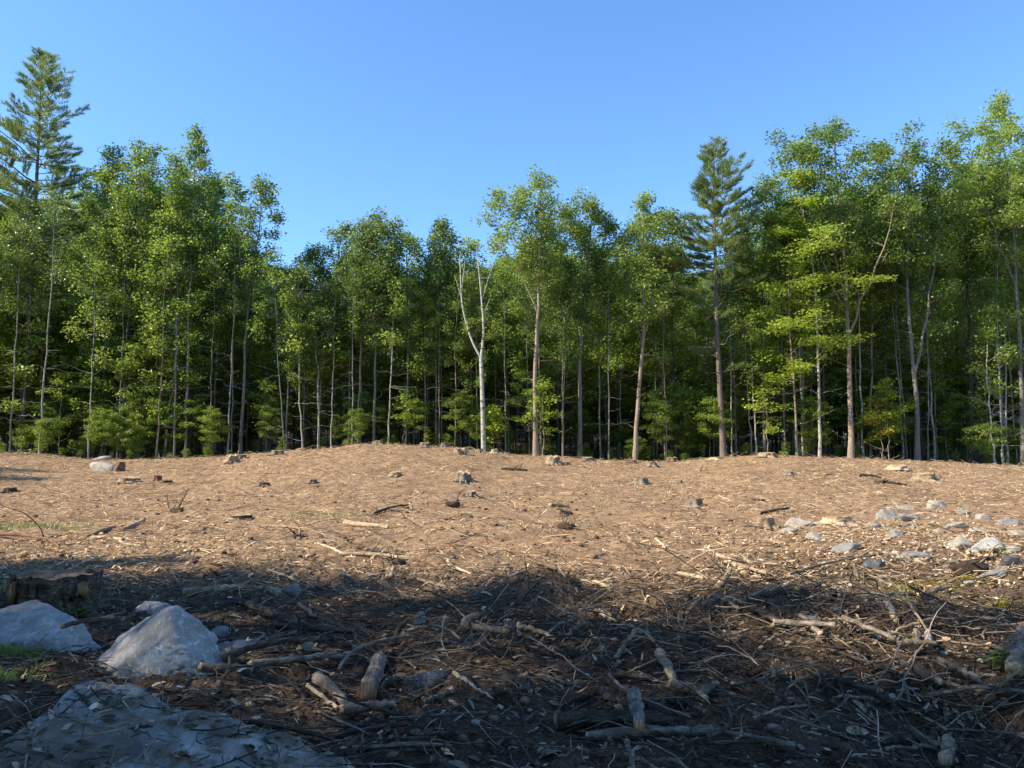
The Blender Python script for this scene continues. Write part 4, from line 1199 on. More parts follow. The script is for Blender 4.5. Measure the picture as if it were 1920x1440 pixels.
def place_log(name, A, B, r0, r1, label, mat, endm, seed, bend=.05, side=0, cat='log', group=None, sides=9, twigs=0):
    A = np.asarray(A, float); B = np.asarray(B, float); L = np.linalg.norm(B - A)
    body, ends, C, rad = stick_mesh(L, r0, r1, seed, bend, .02, sides, 14, endm, mat)
    o = ob(name, body, loc=A)
    q = Vector((B - A)).to_track_quat('X', 'Z'); o.rotation_mode = 'QUATERNION'; o.rotation_quaternion = q
    for m in ends: ob('cut_end', m, o)
    rg = rng(seed + 1)
    for k in range(side):
        i = rg.randint(3, 12); a = rg.uniform(-PI, PI); l = L * rg.uniform(.12, .35)
        d = np.array([rg.uniform(.3, 1), math.cos(a), abs(math.sin(a)) * .7]); d /= np.linalg.norm(d)
        V, qd = tubes(wiggle(C[i], C[i] + d * l, 7, .05, rg)[None], np.linspace(rad[i] * .5, rad[i] * .18, 7)[None], 5)
        ob('side_branch', mk('side_branch', V, qd, MAT[mat], True), o)
    return tag(o, label, cat, group)

def log(x0, y0, x1, y1, wpx, mat, label, endm='cut', bend=.05, up=None, side=0, lift=0.0, cat='log', w1=None):
    a = P(x0, y0); d = a[1]; r0 = wpx / FPX * d * .5
    if up is not None:                       # standing or leaning: the far end is in the air, `up` metres farther away
        b_ = AT(x1, y1, d + up)
    else:
        b_ = P(x1, y1); b_[2] += r0 * .55 + lift
    near = .035 if a[1] < 9 else 0
    if up is None: b_[2] += near
    a[2] += near + r0 * .55 + (lift if up is None else -r0)
    r1 = (w1 / FPX * b_[1] * .5) if w1 else r0 * .8
    return place_log('log' if cat == 'log' else 'branch', a, b_, r0, r1, label, mat, endm, int(x0 * 3 + y0 * 7), bend, side, cat)

LOGS = [
 (1042, 1374, 1258, 1368, 29, 'wood_dark', 'thick dark log lying under the short pale log in front', 'cut_dark', .02, None, 0, .0, 'log', 26),
 (1102, 1402, 1335, 1388, 17, 'wood_grey', 'long grey log with a tan end, nearest of the crossed pair in front', 'cut', .03, None, 0, .0, 'log', 17),
 (1199, 1404, 1190, 1340, 22, 'wood_grey', 'short pale log with an orange end laid across two others in front', 'cut_orange', .04, None, 0, .07, 'log', 24),
 (1262, 1296, 1238, 1246, 15, 'wood_tan', 'knobbly tan log pointing away in the right middle foreground', 'cut', .06, None, 0, .03, 'log', 18),
 (1262, 1306, 1322, 1336, 17, 'wood_tan', 'pale log ending beside the knobbly tan log', 'cut', .05, None, 0, .03, 'log', 14),
 (1250, 1325, 1322, 1352, 15, 'wood_dark', 'dark log just below the pale one in the right middle foreground', 'cut_dark', .05, None, 0, .0, 'log', 14),
 (1308, 1330, 1345, 1302, 12, 'wood_grey', 'short grey log slanting up to the right beside the pale one', 'cut', .03, None, 0, .02, 'log', 13),
 (688, 1320, 712, 1252, 34, 'wood_grey', 'broken thick grey log with an orange torn end left of the centre', 'cut_orange', .02, None, 0, .0, 'log', 26),
 (645, 1346, 596, 1300, 17, 'wood_grey', 'upper arm of the forked branch beside the slab', 'cut', .03, None, 0, .04, 'log', 22),
 (632, 1350, 576, 1304, 7, 'wood_pale', 'thin pale splinter alongside the forked branch beside the slab', 'cut', .03, None, 0, .02, 'branch', 7),
 (642, 1348, 735, 1340, 20, 'wood_grey', 'horizontal arm of the forked branch beside the slab', 'cut', .02, None, 0, .0, 'log', 13),
 (345, 1120, 452, 1112, 14, 'wood_tan', 'left of two pale logs on the shadow edge at left', 'cut', .04, None, 1, .0, 'log', 14),
 (462, 1110, 526, 1122, 13, 'wood_tan', 'right of two pale logs on the shadow edge at left', 'cut', .04, None, 1, .0, 'log', 14),
 (440, 1140, 560, 1190, 14, 'wood_dark', 'dark log sloping down behind the pointed boulder', 'cut_dark', .03, None, 1, .02, 'log', 12),
 (520, 1190, 662, 1200, 13, 'wood_dark', 'dark log lying level left of the centre', 'cut_dark', .03, None, 1, .02, 'log', 12),
 (378, 1266, 470, 1270, 15, 'wood_grey', 'thick broken log butting against the pointed boulder', 'cut', .03, None, 0, .0, 'log', 14),
 (470, 1266, 665, 1244, 15, 'wood_grey', 'long curved log running right from the pointed boulder', 'cut', .05, None, 2, .02, 'log', 10),
 (420, 1256, 625, 1216, 13, 'wood_dark', 'long dark log behind the curved one at left', 'cut_dark', .04, None, 1, .03, 'log', 9),
 (500, 1215, 560, 1198, 8, 'wood_grey', 'short grey branch above the long dark log at left', 'cut', .05, None, 0, .02, 'branch', 7),
 (560, 1145, 590, 1170, 8, 'wood_grey', 'short grey branch pointing down right at left of the centre', 'cut', .03, None, 0, .02, 'branch', 7),
 (380, 1262, 445, 1215, 5, 'wood_dark', 'thin dark branch beside the pointed boulder', 'cut_dark', .08, None, 0, .03, 'branch', 4),
 (636, 1287, 765, 1222, 6, 'wood_grey', 'long thin bent branch above the broken thick log', 'cut', .10, None, 0, .08, 'branch', 6),
 (765, 1222, 860, 1238, 6, 'wood_grey', 'thin branch dropping right over the dark wedge rock', 'cut', .10, None, 0, .12, 'branch', 4),
 (695, 1318, 750, 1288, 10, 'wood_dark', 'knotty branch right of the broken thick log', 'cut', .12, None, 1, .0, 'branch', 10),
 (852, 1282, 922, 1330, 8, 'wood_pale', 'pale split stick in the dark middle foreground', 'cut', .02, None, 0, .02, 'branch', 3),
 (796, 1330, 852, 1312, 8, 'wood_grey', 'smooth grey stick left of the pale split stick', 'cut', .05, None, 0, .0, 'branch', 9),
 (735, 1215, 765, 1160, 13, 'wood_dark', 'burnt looking snag leaning up in the middle foreground', 'cut_dark', .10, .1, 1, 0, 'branch', 8),
 (792, 1185, 812, 1140, 5, 'wood_dark', 'dark stick standing near the upright pale rock', 'cut_dark', .04, .1, 0, 0, 'branch', 4),
 (886, 1230, 880, 1165, 5, 'wood_dark', 'thin dark stick standing in the middle foreground', 'cut_dark', .05, 0, 0, 0, 'branch', 4),
 (562, 1210, 558, 1150, 11, 'wood_dark', 'dark broken post standing in the brush at left', 'cut_dark', .05, .1, 0, 0, 'branch', 7),
 (892, 1178, 950, 1212, 15, 'wood_tan', 'thick root like log at the centre of the foreground', 'cut', .10, None, 1, .05, 'log', 11),
 (974, 1198, 972, 1168, 7, 'wood_pale', 'short pale peg standing at the centre', 'cut', .02, 0, 0, 0, 'branch', 6),
 (953, 1190, 952, 1162, 14, 'wood_grey', 'short thick peg left of the pale peg', 'cut', .02, 0, 0, 0, 'branch', 14),
 (972, 1200, 1040, 1222, 9, 'wood_tan', 'curved tan branch at the centre of the foreground', 'cut', .16, None, 0, .05, 'branch', 8),
 (1156, 1240, 1192, 1180, 10, 'wood_tan', 'tan stick leaning up right near the centre', 'cut', .04, .25, 0, 0, 'branch', 9),
 (1062, 1205, 1098, 1168, 8, 'wood_grey', 'grey stick leaning up right at the centre', 'cut', .04, .2, 1, 0, 'branch', 7),
 (1095, 1238, 1126, 1198, 5, 'wood_dark', 'thin dark stick leaning up right at the centre', 'cut_dark', .04, .2, 0, 0, 'branch', 4),
 (1010, 1240, 1080, 1180, 5, 'wood_grey', 'thin branch running into the leaning grey stick', 'cut', .06, None, 0, .08, 'branch', 5),
 (1124, 1156, 1160, 1175, 10, 'wood_pale', 'bright log lying on the edge of the sunlit strip', 'cut', .10, None, 0, .0, 'log', 7),
 (1142, 1294, 1292, 1378, 6, 'wood_grey', 'long thin branch slanting behind the crossed logs', 'cut', .05, None, 1, .06, 'branch', 5),
 (1124, 1310, 1160, 1346, 14, 'wood_dark', 'dark slab of wood with a white tip behind the thick log', 'cut', .02, None, 0, .0, 'log', 17),
 (1280, 1424, 1366, 1352, 8, 'wood_dark', 'curved dark branch at the right end of the crossed logs', 'cut_dark', .12, None, 0, .03, 'branch', 6),
 (1148, 1282, 1222, 1286, 12, 'wood_dark', 'mossy dark log behind the thin slanting branch', 'cut_dark', .05, None, 0, .0, 'log', 10),
 (1455, 1205, 1568, 1210, 13, 'wood_grey', 'level grey log at the left of the right brush pile', 'cut', .03, None, 1, .10, 'log', 11),
 (1583, 1194, 1680, 1238, 10, 'wood_grey', 'grey log sloping down right across the right brush pile', 'cut', .03, None, 1, .10, 'log', 9),
 (1550, 1306, 1645, 1336, 11, 'wood_dark', 'dark long log low in the right brush pile', 'cut_dark', .04, None, 1, .08, 'log', 12),
 (1645, 1334, 1712, 1368, 12, 'wood_dark', 'dark log continuing toward the hollow at right', 'cut_dark', .04, None, 0, .06, 'log', 9),
 (1690, 1280, 1765, 1318, 12, 'wood_grey', 'grey log beside the red barked one at right', 'cut', .04, None, 0, .08, 'log', 11),
 (1740, 1312, 1712, 1292, 20, 'wood_red', 'short red barked log with its dark end facing forward at right', 'cut_dark', .02, None, 0, .10, 'log', 17),
 (1779, 1352, 1754, 1274, 9, 'wood_tan', 'tan pole standing across the right brush pile', 'cut', .03, .5, 0, 0, 'branch', 9),
 (1762, 1284, 1836, 1320, 11, 'wood_grey', 'smooth grey log running to the right from the tan pole', 'cut', .03, None, 0, .12, 'log', 11),
 (1832, 1328, 1925, 1334, 5, 'wood_grey', 'thin straight stick reaching the right frame edge', 'cut', .01, None, 0, .08, 'branch', 5),
 (1686, 1246, 1754, 1246, 10, 'wood_tan', 'tan log lying level high in the right brush pile', 'cut', .03, None, 1, .10, 'log', 9),
 (1719, 1242, 1718, 1210, 10, 'wood_grey', 'left of two short grey blocks behind the right brush pile', 'cut', .02, None, 0, .06, 'log', 10),
 (1744, 1240, 1742, 1212, 11, 'rock_blue', 'right of two short grey blocks behind the right brush pile', 'cut', .02, None, 0, .06, 'log', 11),
 (1655, 1406, 1735, 1404, 15, 'wood_dark', 'dark grey log right of the flat topped stump', 'cut_dark', .02, None, 0, .0, 'log', 15),
 (1773, 1448, 1777, 1408, 24, 'wood_tan', 'short sunlit log standing out at the bottom right', 'cut', .02, None, 0, .0, 'log', 22),
 (1704, 1384, 1760, 1424, 12, 'wood_tan', 'tan log slanting toward the bottom right corner', 'cut', .04, None, 0, .02, 'log', 12),
 (1664, 1426, 1720, 1424, 6, 'wood_grey', 'thin stick below the dark grey log at lower right', 'cut', .06, None, 1, .02, 'branch', 5),
 (1680, 1174, 1662, 1138, 12, 'wood_pale', 'sunlit log pointing away beside the right seedling', 'cut', .03, None, 0, .0, 'log', 11),
 (1722, 1132, 1782, 1112, 12, 'wood_tan', 'thick gnarled branch in the sun right of the seedling', 'cut', .05, None, 1, .02, 'log', 9),
 (1625, 1140, 1722, 1128, 6, 'wood_grey', 'long grey branch behind the right seedling', 'cut', .05, None, 2, .02, 'branch', 6),
 (1588, 1164, 1630, 1158, 9, 'wood_dark', 'dark stub on the shadow edge left of the sunlit log', 'cut_dark', .02, None, 0, .02, 'log', 8),
 (1555, 1134, 1544, 1108, 10, 'wood_tan', 'left of two stubby sticks in the sun at right', 'cut', .02, None, 0, .02, 'log', 9),
 (1574, 1130, 1562, 1110, 7, 'wood_grey', 'right of two stubby sticks in the sun at right', 'cut', .02, None, 0, .02, 'branch', 7),
 (1496, 1112, 1545, 1104, 9, 'wood_tan', 'level tan log just above the shadow edge at right', 'cut', .03, None, 0, .0, 'log', 9),
 (1402, 1130, 1455, 1113, 8, 'wood_tan', 'bent tan log just above the shadow edge right of centre', 'cut', .08, None, 0, .0, 'log', 8),
 (1540, 1216, 1502, 1180, 12, 'wood_grey', 'grey log pointing away at the left of the right brush pile', 'cut', .03, None, 0, .06, 'log', 9),
 (1340, 1135, 1384, 1160, 9, 'wood_grey', 'grey log on the shadow edge right of the centre', 'cut', .03, None, 1, .04, 'log', 7),
 (1385, 1147, 1462, 1190, 13, 'wood_dark', 'dark thick log dipping into the right brush pile', 'cut_dark', .03, None, 1, .04, 'log', 13),
 (1345, 1046, 1398, 1082, 8, 'wood_pale', 'brightest bare log in the sun right of the centre', 'cut_fresh', .05, None, 0, .03, 'log', 11),
 (1388, 1045, 1420, 1072, 8, 'wood_tan', 'log lying behind the brightest bare log', 'cut', .05, None, 1, .02, 'log', 8),
 (1382, 1066, 1440, 1082, 10, 'wood_tan', 'knobbly log right of the brightest bare log', 'cut', .05, None, 1, .02, 'log', 8),
 (1345, 1108, 1368, 1068, 14, 'wood_tan', 'torn root stub leaning up by the bright bare log', 'cut', .06, .2, 2, 0, 'log', 9),
 (1272, 1078, 1318, 1088, 8, 'wood_pale', 'left log of the sunlit pile right of the centre', 'cut', .03, None, 0, .0, 'log', 9),
 (1312, 1080, 1340, 1094, 11, 'wood_tan', 'short log joined to the left log of the sunlit pile', 'cut', .03, None, 0, .0, 'log', 9),
 (1350, 1100, 1465, 1098, 8, 'wood_red', 'long brown log under the sunlit pile', 'cut', .03, None, 2, .0, 'log', 7),
 (1480, 1085, 1655, 1045, 5, 'wood_grey', 'very long thin branch rising to the right across the field', 'cut', .04, None, 3, .04, 'branch', 4),
 (1608, 1085, 1602, 1060, 7, 'wood_grey', 'short stick leaning by the dark oval stone', 'cut', .05, .1, 0, 0, 'branch', 5),
 (1718, 1034, 1726, 1014, 6, 'wood_tan', 'short stick standing among the right rocks', 'cut', .03, .05, 0, 0, 'branch', 4),
 (1090, 1092, 1146, 1112, 8, 'wood_pale', 'bright log slanting down right near the centre', 'cut', .03, None, 1, .0, 'log', 6),
 (1026, 1070, 1060, 1086, 8, 'wood_tan', 'short tan log above the dark shadow hump', 'cut', .06, None, 1, .0, 'log', 5),
 (648, 984, 728, 992, 10, 'wood_pale', 'pale curved log in the left middle of the field', 'cut', .06, None, 0, .0, 'log', 7),
 (636, 1042, 776, 1050, 7, 'wood_pale', 'longest pale branch lying level left of the centre', 'cut', .02, None, 3, .0, 'branch', 6),
 (595, 1022, 642, 1042, 5, 'wood_pale', 'thin pale branch meeting the longest pale branch', 'cut', .03, None, 1, .02, 'branch', 5),
 (670, 1030, 760, 1045, 5, 'wood_dark', 'thin dark branch above the longest pale branch', 'cut_dark', .05, None, 2, .02, 'branch', 3),
 (500, 1070, 560, 1092, 5, 'wood_pale', 'pale twiggy branch left of the centre in the sun', 'cut', .06, None, 1, .0, 'branch', 4),
 (382, 1080, 430, 1079, 8, 'wood_red', 'short straight brown log in the sun near the left shadow edge', 'cut', .01, None, 0, .0, 'log', 8),
 (430, 1084, 470, 1066, 5, 'wood_tan', 'thin stick right of the short straight brown log', 'cut', .03, None, 0, .0, 'branch', 4),
 (775, 1083, 862, 1108, 7, 'wood_tan', 'branch sloping down right above the shadow edge at centre', 'cut', .05, None, 1, .0, 'branch', 5),
 (840, 1054, 884, 1078, 7, 'wood_pale', 'bright forked branch in the sun at centre', 'cut', .12, None, 2, .0, 'branch', 4),
 (733, 1084, 737, 1066, 8, 'wood_pale', 'short pale stub pointing away in the sun', 'cut', .02, None, 0, .0, 'branch', 6),
 (753, 1118, 800, 1128, 8, 'wood_grey', 'grey stick just inside the shadow left of the centre', 'cut', .04, None, 0, .0, 'branch', 7),
 (163, 1008, 216, 990, 6, 'wood_tan', 'tan stick rising toward the short thick log at left', 'cut', .03, None, 0, .0, 'branch', 8),
 (235, 996, 268, 980, 12, 'wood_tan', 'short thick log in the left field', 'cut_dark', .03, None, 0, .0, 'log', 9),
 (-20, 1005, 110, 1032, 7, 'wood_red', 'long reddish branch entering from the left frame edge', 'cut', .05, None, 2, .03, 'branch', 4),
 (170, 1010, 232, 1014, 6, 'wood_pale', 'pale level stick right of the long reddish branch', 'cut', .08, None, 1, .0, 'branch', 6),
 (228, 1012, 264, 1026, 6, 'wood_pale', 'pale crooked stick below the short thick log', 'cut', .10, None, 1, .0, 'branch', 4),
 (500, 988, 562, 1000, 5, 'wood_tan', 'thin bent stick right of the low wide dark stump', 'cut', .08, None, 1, .0, 'branch', 4),
 (330, 1045, 400, 1030, 4, 'wood_tan', 'thin arched stick in the left field', 'cut', .12, None, 1, .0, 'branch', 3),
 (408, 888, 450, 890, 5, 'wood_tan', 'left of two thin straight poles below the jagged stump', 'cut', .01, None, 0, .0, 'branch', 4),
 (482, 890, 522, 888, 5, 'wood_tan', 'right of two thin straight poles below the jagged stump', 'cut', .01, None, 0, .0, 'branch', 4),
 (700, 966, 765, 950, 5, 'wood_dark', 'dark branch lying above the pale curved log', 'cut_dark', .06, None, 2, .02, 'branch', 3),
 (868, 1006, 912, 1008, 5, 'wood_dark', 'dark straight stick in the middle of the field', 'cut_dark', .02, None, 1, .0, 'branch', 5),
 (940, 881, 988, 884, 4, 'wood_dark', 'dark forked branch on the field below the tan trunked tree', 'cut_dark', .04, None, 2, .02, 'branch', 4),
 (1048, 926, 1074, 927, 5, 'wood_tan', 'short tan stick on the middle field', 'cut', .01, None, 0, .0, 'branch', 5),
 (1032, 950, 1064, 952, 9, 'wood_tan', 'thick short piece of wood in the middle of the field', 'cut_orange', .04, None, 0, .0, 'log', 6),
 (1230, 1014, 1248, 1030, 8, 'wood_pale', 'pale wedge of wood right of the middle of the field', 'cut', .03, None, 0, .0, 'log', 4),
 (1190, 1020, 1216, 1042, 4, 'wood_dark', 'thin dark stick left of the pale wedge of wood', 'cut_dark', .03, None, 0, .03, 'branch', 3),
 (1345, 1000, 1367, 1020, 6, 'wood_tan', 'tan stick left of the stump with spreading roots', 'cut', .08, None, 0, .0, 'branch', 4),
 (1425, 965, 1480, 955, 5, 'wood_dark', 'dark straight stick above the stump with spreading roots', 'cut_dark', .02, None, 0, .02, 'branch', 4),
 (1408, 938, 1438, 940, 4, 'wood_dark', 'small dark stick on the right field', 'cut_dark', .03, None, 1, .0, 'branch', 4),
 (1348, 931, 1368, 938, 4, 'wood_pale', 'small pale stick on the right field', 'cut', .02, None, 0, .0, 'branch', 3),
 (1640, 908, 1700, 914, 6, 'wood_dark', 'dark limb in the small brush heap on the right slope', 'cut_dark', .06, None, 3, .05, 'branch', 4),
 (1612, 895, 1652, 900, 5, 'wood_dark', 'dark twig in the small brush heap on the right slope', 'cut_dark', .08, None, 3, .05, 'branch', 3),
 (1312, 884, 1316, 872, 5, 'wood_tan', 'small upright stub below the crest left of the straight grey tree', 'cut', .05, 0, 0, 0, 'branch', 3),
 (332, 958, 354, 915, 4, 'wood_red', 'thin bare shoot leaning right in the left field', 'cut', .03, .2, 1, 0, 'branch', 2),
 (316, 958, 314, 925, 2.5, 'wood_tan', 'thin bare shoot standing in the left field', 'cut', .03, 0, 0, 0, 'branch', 2),
 (350, 1208, 385, 1196, 18, 'wood_red', 'crumbling reddish wood chunk right of the low bluish rock', 'cut_orange', .03, None, 0, .0, 'log', 14),
 (1905, 1290, 1925, 1215, 34, 'wood_grey', 'mossy grey trunk piece at the right frame edge', 'cut', .02, None, 1, .05, 'log', 30),
 (110, 1310, 215, 1280, 9, 'wood_dark', 'dark stick lying on top of the near slab', 'cut_dark', .05, None, 0, .36, 'branch', 8),
 (410, 1360, 470, 1352, 4, 'wood_dark', 'thin bent twig lying on the near slab', 'cut_dark', .08, None, 0, .26, 'branch', 4),
]
for a in LOGS:
    log(a[0], a[1], a[2], a[3], a[4], a[5], a[6], a[7], a[8], a[9], a[10], a[11], a[12], a[13])

# individual smaller sticks: shared meshes, copied
MARKS = [(300, 1240, 'pointed boulder'), (98, 1110, 'big left stump'), (700, 1280, 'broken thick log'), (790, 1290, 'dark wedge rock'), (640, 1345, 'forked branch'), (440, 1120, 'two pale logs'), (882, 1200, 'standing dark stick'),
         (972, 1190, 'pale peg'), (1080, 1190, 'leaning grey stick'), (1172, 1215, 'leaning tan stick'), (1250, 1275, 'knobbly tan log'), (1200, 1375, 'crossed front logs'), (1340, 1395, 'curved dark branch'),
         (1500, 1205, 'level grey log'), (1630, 1215, 'sloping grey log'), (1725, 1300, 'red barked log'), (1768, 1310, 'tan pole'), (1612, 1388, 'flat topped stump'), (1775, 1425, 'sunlit bottom log'),
         (1870, 1330, 'straight right edge stick'), (1640, 1335, 'dark long log'), (1692, 1135, 'bright seedling'), (890, 1310, 'pale split stick'), (550, 1245, 'long curved log'), (690, 985, 'pale curved log'),
         (705, 1048, 'longest pale branch'), (1380, 1070, 'bright bare log'), (1115, 1102, 'bright slanting log'), (1436, 988, 'spreading root stump'), (450, 972, 'low dark stump'), (250, 985, 'short thick log'),
         (60, 1020, 'reddish branch'), (1048, 951, 'thick short wood piece'), (890, 1007, 'dark straight stick'), (1305, 950, 'hollow stump'), (1651, 1068, 'dark oval stone'), (406, 1079, 'short brown log'), (1240, 1022, 'pale wood wedge')]
def beside(px, py, mt, L):
    m = min(MARKS, key=lambda q: (q[0] - px) ** 2 + 4 * (q[1] - py) ** 2)
    dx = px - m[0]; dy = 2 * (py - m[1])
    rel = ('right of' if dx > 0 else 'left of') if abs(dx) > abs(dy) else ('in front of' if dy > 0 else 'behind')
    w = {'wood_dark': 'dark', 'wood_grey': 'grey', 'wood_tan': 'tan', 'wood_pale': 'pale', 'wood_red': 'reddish'}[mt]
    return ('short ' if L < .45 else 'long ') + w + ' stick ' + rel + ' the ' + m[2]
SV = {}
rg = rng(321)
def stick_proto(k, mat):
    r0 = [.014, .02, .011, .024, .016, .009][k % 6]
    body, ends, C, rad = stick_mesh(1.0, r0, r0 * .6, 400 + k, .035, .06, 6, 12, 'cut', mat)
    side = []
    rg2 = rng(900 + k)
    for _ in range(k % 3):
        i = rg2.randint(3, 10); a = rg2.uniform(0, PI); d = np.array([.6, math.cos(a), .4 * math.sin(a)]); l = rg2.uniform(.15, .35)
        V, qd = tubes(wiggle(C[i], C[i] + d * l, 6, .05, rg2)[None], np.linspace(r0 * .5, r0 * .2, 6)[None], 4)
        side.append(mk('side_branch', V, qd, MAT[mat], True))
    return body, side
def scatter_sticks(n, region, mats, label, group, lens, seed, raise_=.0):
    rg = rng(seed); protos = {}
    for i in range(n):
        px, py = region(rg); p = P(px, py)
        k = rg.randint(6); mt = mats[rg.randint(len(mats))]
        L = rg.uniform(*lens); a = rg.uniform(-.6, .6) + (PI if rg.rand() < .5 else 0) if rg.rand() < .3 else rg.rand() * 6.28
        q = p + np.array([math.cos(a), math.sin(a), 0]) * L
        z0 = G(p[0], p[1]) + .015 + raise_ * rg.rand(); z1 = G(q[0], q[1]) + .015 + raise_ * rg.rand()
        if rg.rand() < .08: z1 += L * .35
        A = Vector((p[0], p[1], z0)); B = Vector((q[0], q[1], z1))
        if (k, mt) not in protos:
            body, side = stick_proto(k + seed % 7, mt); o = ob('stick', body)
            for s in side: ob('side_branch', s, o)
            protos[(k, mt)] = o
        else:
            o = copy_tree(protos[(k, mt)])
        o.location = A; o.rotation_mode = 'QUATERNION'; o.rotation_quaternion = (B - A).to_track_quat('X', 'Z')
        th = rg.uniform(.5, 1.15) * (.5 + L * .5); o.scale = ((B - A).length, th, th)
        tag(o, beside(px, py, mt, L), 'stick', group)
scatter_sticks(110, lambda r: (r.uniform(380, 1150), 1120 + 300 * r.rand() ** 1.1), ['wood_dark', 'wood_dark', 'wood_grey'], 'thin broken stick tangled in the shaded brush left of and around the centre', 'sticks in the shaded brush in front', (.15, .6), 51, .05)
scatter_sticks(100, lambda r: (r.uniform(1150, 1900), r.uniform(1160, 1430)), ['wood_dark', 'wood_grey', 'wood_tan'], 'broken stick heaped in the brush pile on the right of the foreground', 'sticks in the right brush pile', (.18, .65), 52, .09)
scatter_sticks(80, lambda r: (r.uniform(0, 1900), 940 + 160 * r.rand() ** .7), ['wood_tan', 'wood_pale', 'wood_red'], 'dry pale stick lying loose on the sunlit soil of the field', 'loose sticks on the sunlit field', (.25, .8), 53, .02)

# root clumps torn up with their soil
def root_clump(px, py, wpx, label, k):
    p = P(px, py); w = wpx / FPX * p[1]; rg = rng(700 + k)
    o = ob('root_clump', rock_mesh('root_clump', (w * .5, w * .42, w * .26), 700 + k, 'soil_lump', 4, None, 9, .28), loc=(p[0], p[1], G(p[0], p[1]) + w * .05))
    for j in range(7):
        a = rg.uniform(0, 6.28); e = np.array([math.cos(a), math.sin(a), rg.uniform(.0, .9)]) * w * rg.uniform(.5, .95)
        V, q = tubes(wiggle((0, 0, w * .05), e, 8, .07, rg)[None], np.linspace(w * .035, w * .008, 8)[None], 5)
        ob('root', mk('root', V, q, MAT['wood_tan' if j % 2 else 'wood_dark'], True), o)
    return tag(o, label, 'root clump')
MAT['soil_lump'] = rock_material('soil_lump', (.03, .02, .013), (.09, .058, .036), (.19, .125, .08), 0)
for k, (px, py, w_, lb) in enumerate(((848, 950, 44, 'dark torn root clump in the middle of the field'), (330, 960, 30, 'dark root clump under the bare shoots at left'), (1060, 992, 46, 'brown soil clump below the thick short wood piece'),
        (690, 985, 26, 'root clump at the right end of the pale curved log'), (745, 1060, 46, 'soil clump below the longest pale branch'), (560, 1010, 40, 'low brown clump left of the pale curved log'),
        (1235, 1010, 22, 'small dark root knob above the pale wood wedge'), (1400, 1025, 20, 'dark root knob below the spreading root stump'), (1065, 1092, 34, 'dark root knob beside the bright slanting log'),
        (1815, 1075, 90, 'brown uprooted soil clump left of the mossy grey rock'), (1370, 1090, 60, 'root plate under the torn root stub'), (880, 1180, 70, 'dark root mass behind the standing dark stick'),
        (1075, 1230, 60, 'tangled root mass right of the curved tan branch'), (1070, 1320, 80, 'root mass with curled roots left of the crossed front logs'), (410, 1180, 60, 'crumbly root clump behind the pointed boulder'),
        (1560, 1220, 70, 'dark root mass under the level grey log'), (1410, 1270, 60, 'dark mound right of the knobbly tan log'), (605, 1110, 40, 'black soil lump at the shadow edge right of the grey stone'),
        (1060, 965, 30, 'small soil clump in the middle of the field'), (930, 1225, 60, 'black root mass right of the standing dark stick'), (1790, 1190, 56, 'brown root clump at the right shadow edge'), (1700, 1060, 26, 'small brown clump under the dark oval stone'))):
    root_clump(px, py, w_, lb, k)

# ------------------------------------------------------------------ litter nobody could count
def slab_top(x, y):
    return None
def field_points(n, rg, ymin, ymax, p=1.0):
    y = np.sqrt(rg.uniform(ymin ** 2, ymax ** 2, n)) if p == 1 else ymin * (ymax / ymin) ** rg.rand(n)
    x = y * rg.uniform(-.76, .76, n)
    return x, y

def slope_frame(x, y):
    e = .05
    gx = (H(x + e, y) - H(x - e, y)) / (2 * e); gy = (H(x, y + e) - H(x, y - e)) / (2 * e)
    return gx, gy

def chips(name, x, y, rg, Lr, Wr, mat, label, lift=.012, tiltv=.18, ang=None):
    n = len(x); a = rg.rand(n) * 2 * PI if ang is None else ang
    L = Lr[0] * (Lr[1] / Lr[0]) ** rg.rand(n); Wd = Wr[0] * (Wr[1] / Wr[0]) ** rg.rand(n)
    gx, gy = slope_frame(x, y)
    dx, dy = np.cos(a), np.sin(a); dz = gx * dx + gy * dy + rg.normal(0, tiltv, n)
    D = np.stack([dx, dy, dz], -1); sx, sy = -dy, dx; sz = gx * sx + gy * sy + rg.normal(0, .35, n)
    Sd = np.stack([sx, sy, sz], -1)
    C = np.stack([x, y, TOP(x, y) + lift * rg.rand(n) + np.abs(dz) * L * .2], -1)
    a0 = C - D * L[:, None] * .5 - Sd * Wd[:, None] * .5; a1 = C - D * L[:, None] * .5 + Sd * Wd[:, None] * .4
    m0 = C - Sd * Wd[:, None] * .5 + np.array([0, 0, 1]) * (L * .09)[:, None]; m1 = C + Sd * Wd[:, None] * .5 + np.array([0, 0, 1]) * (L * .07)[:, None]
    b0 = C + D * L[:, None] * .5 - Sd * Wd[:, None] * .3; b1 = C + D * L[:, None] * .5 + Sd * Wd[:, None] * .2
    V = np.stack([a0, a1, m0, m1, b0, b1], 1).reshape(-1, 3)
    b = np.arange(n)[:, None] * 6
    Q = np.concatenate([b + np.array([[0, 1, 3, 2]]), b + np.array([[2, 3, 5, 4]])])
    return tag(ob(name, mk(name, V, Q, MAT[mat])), label, None, None, 'stuff')

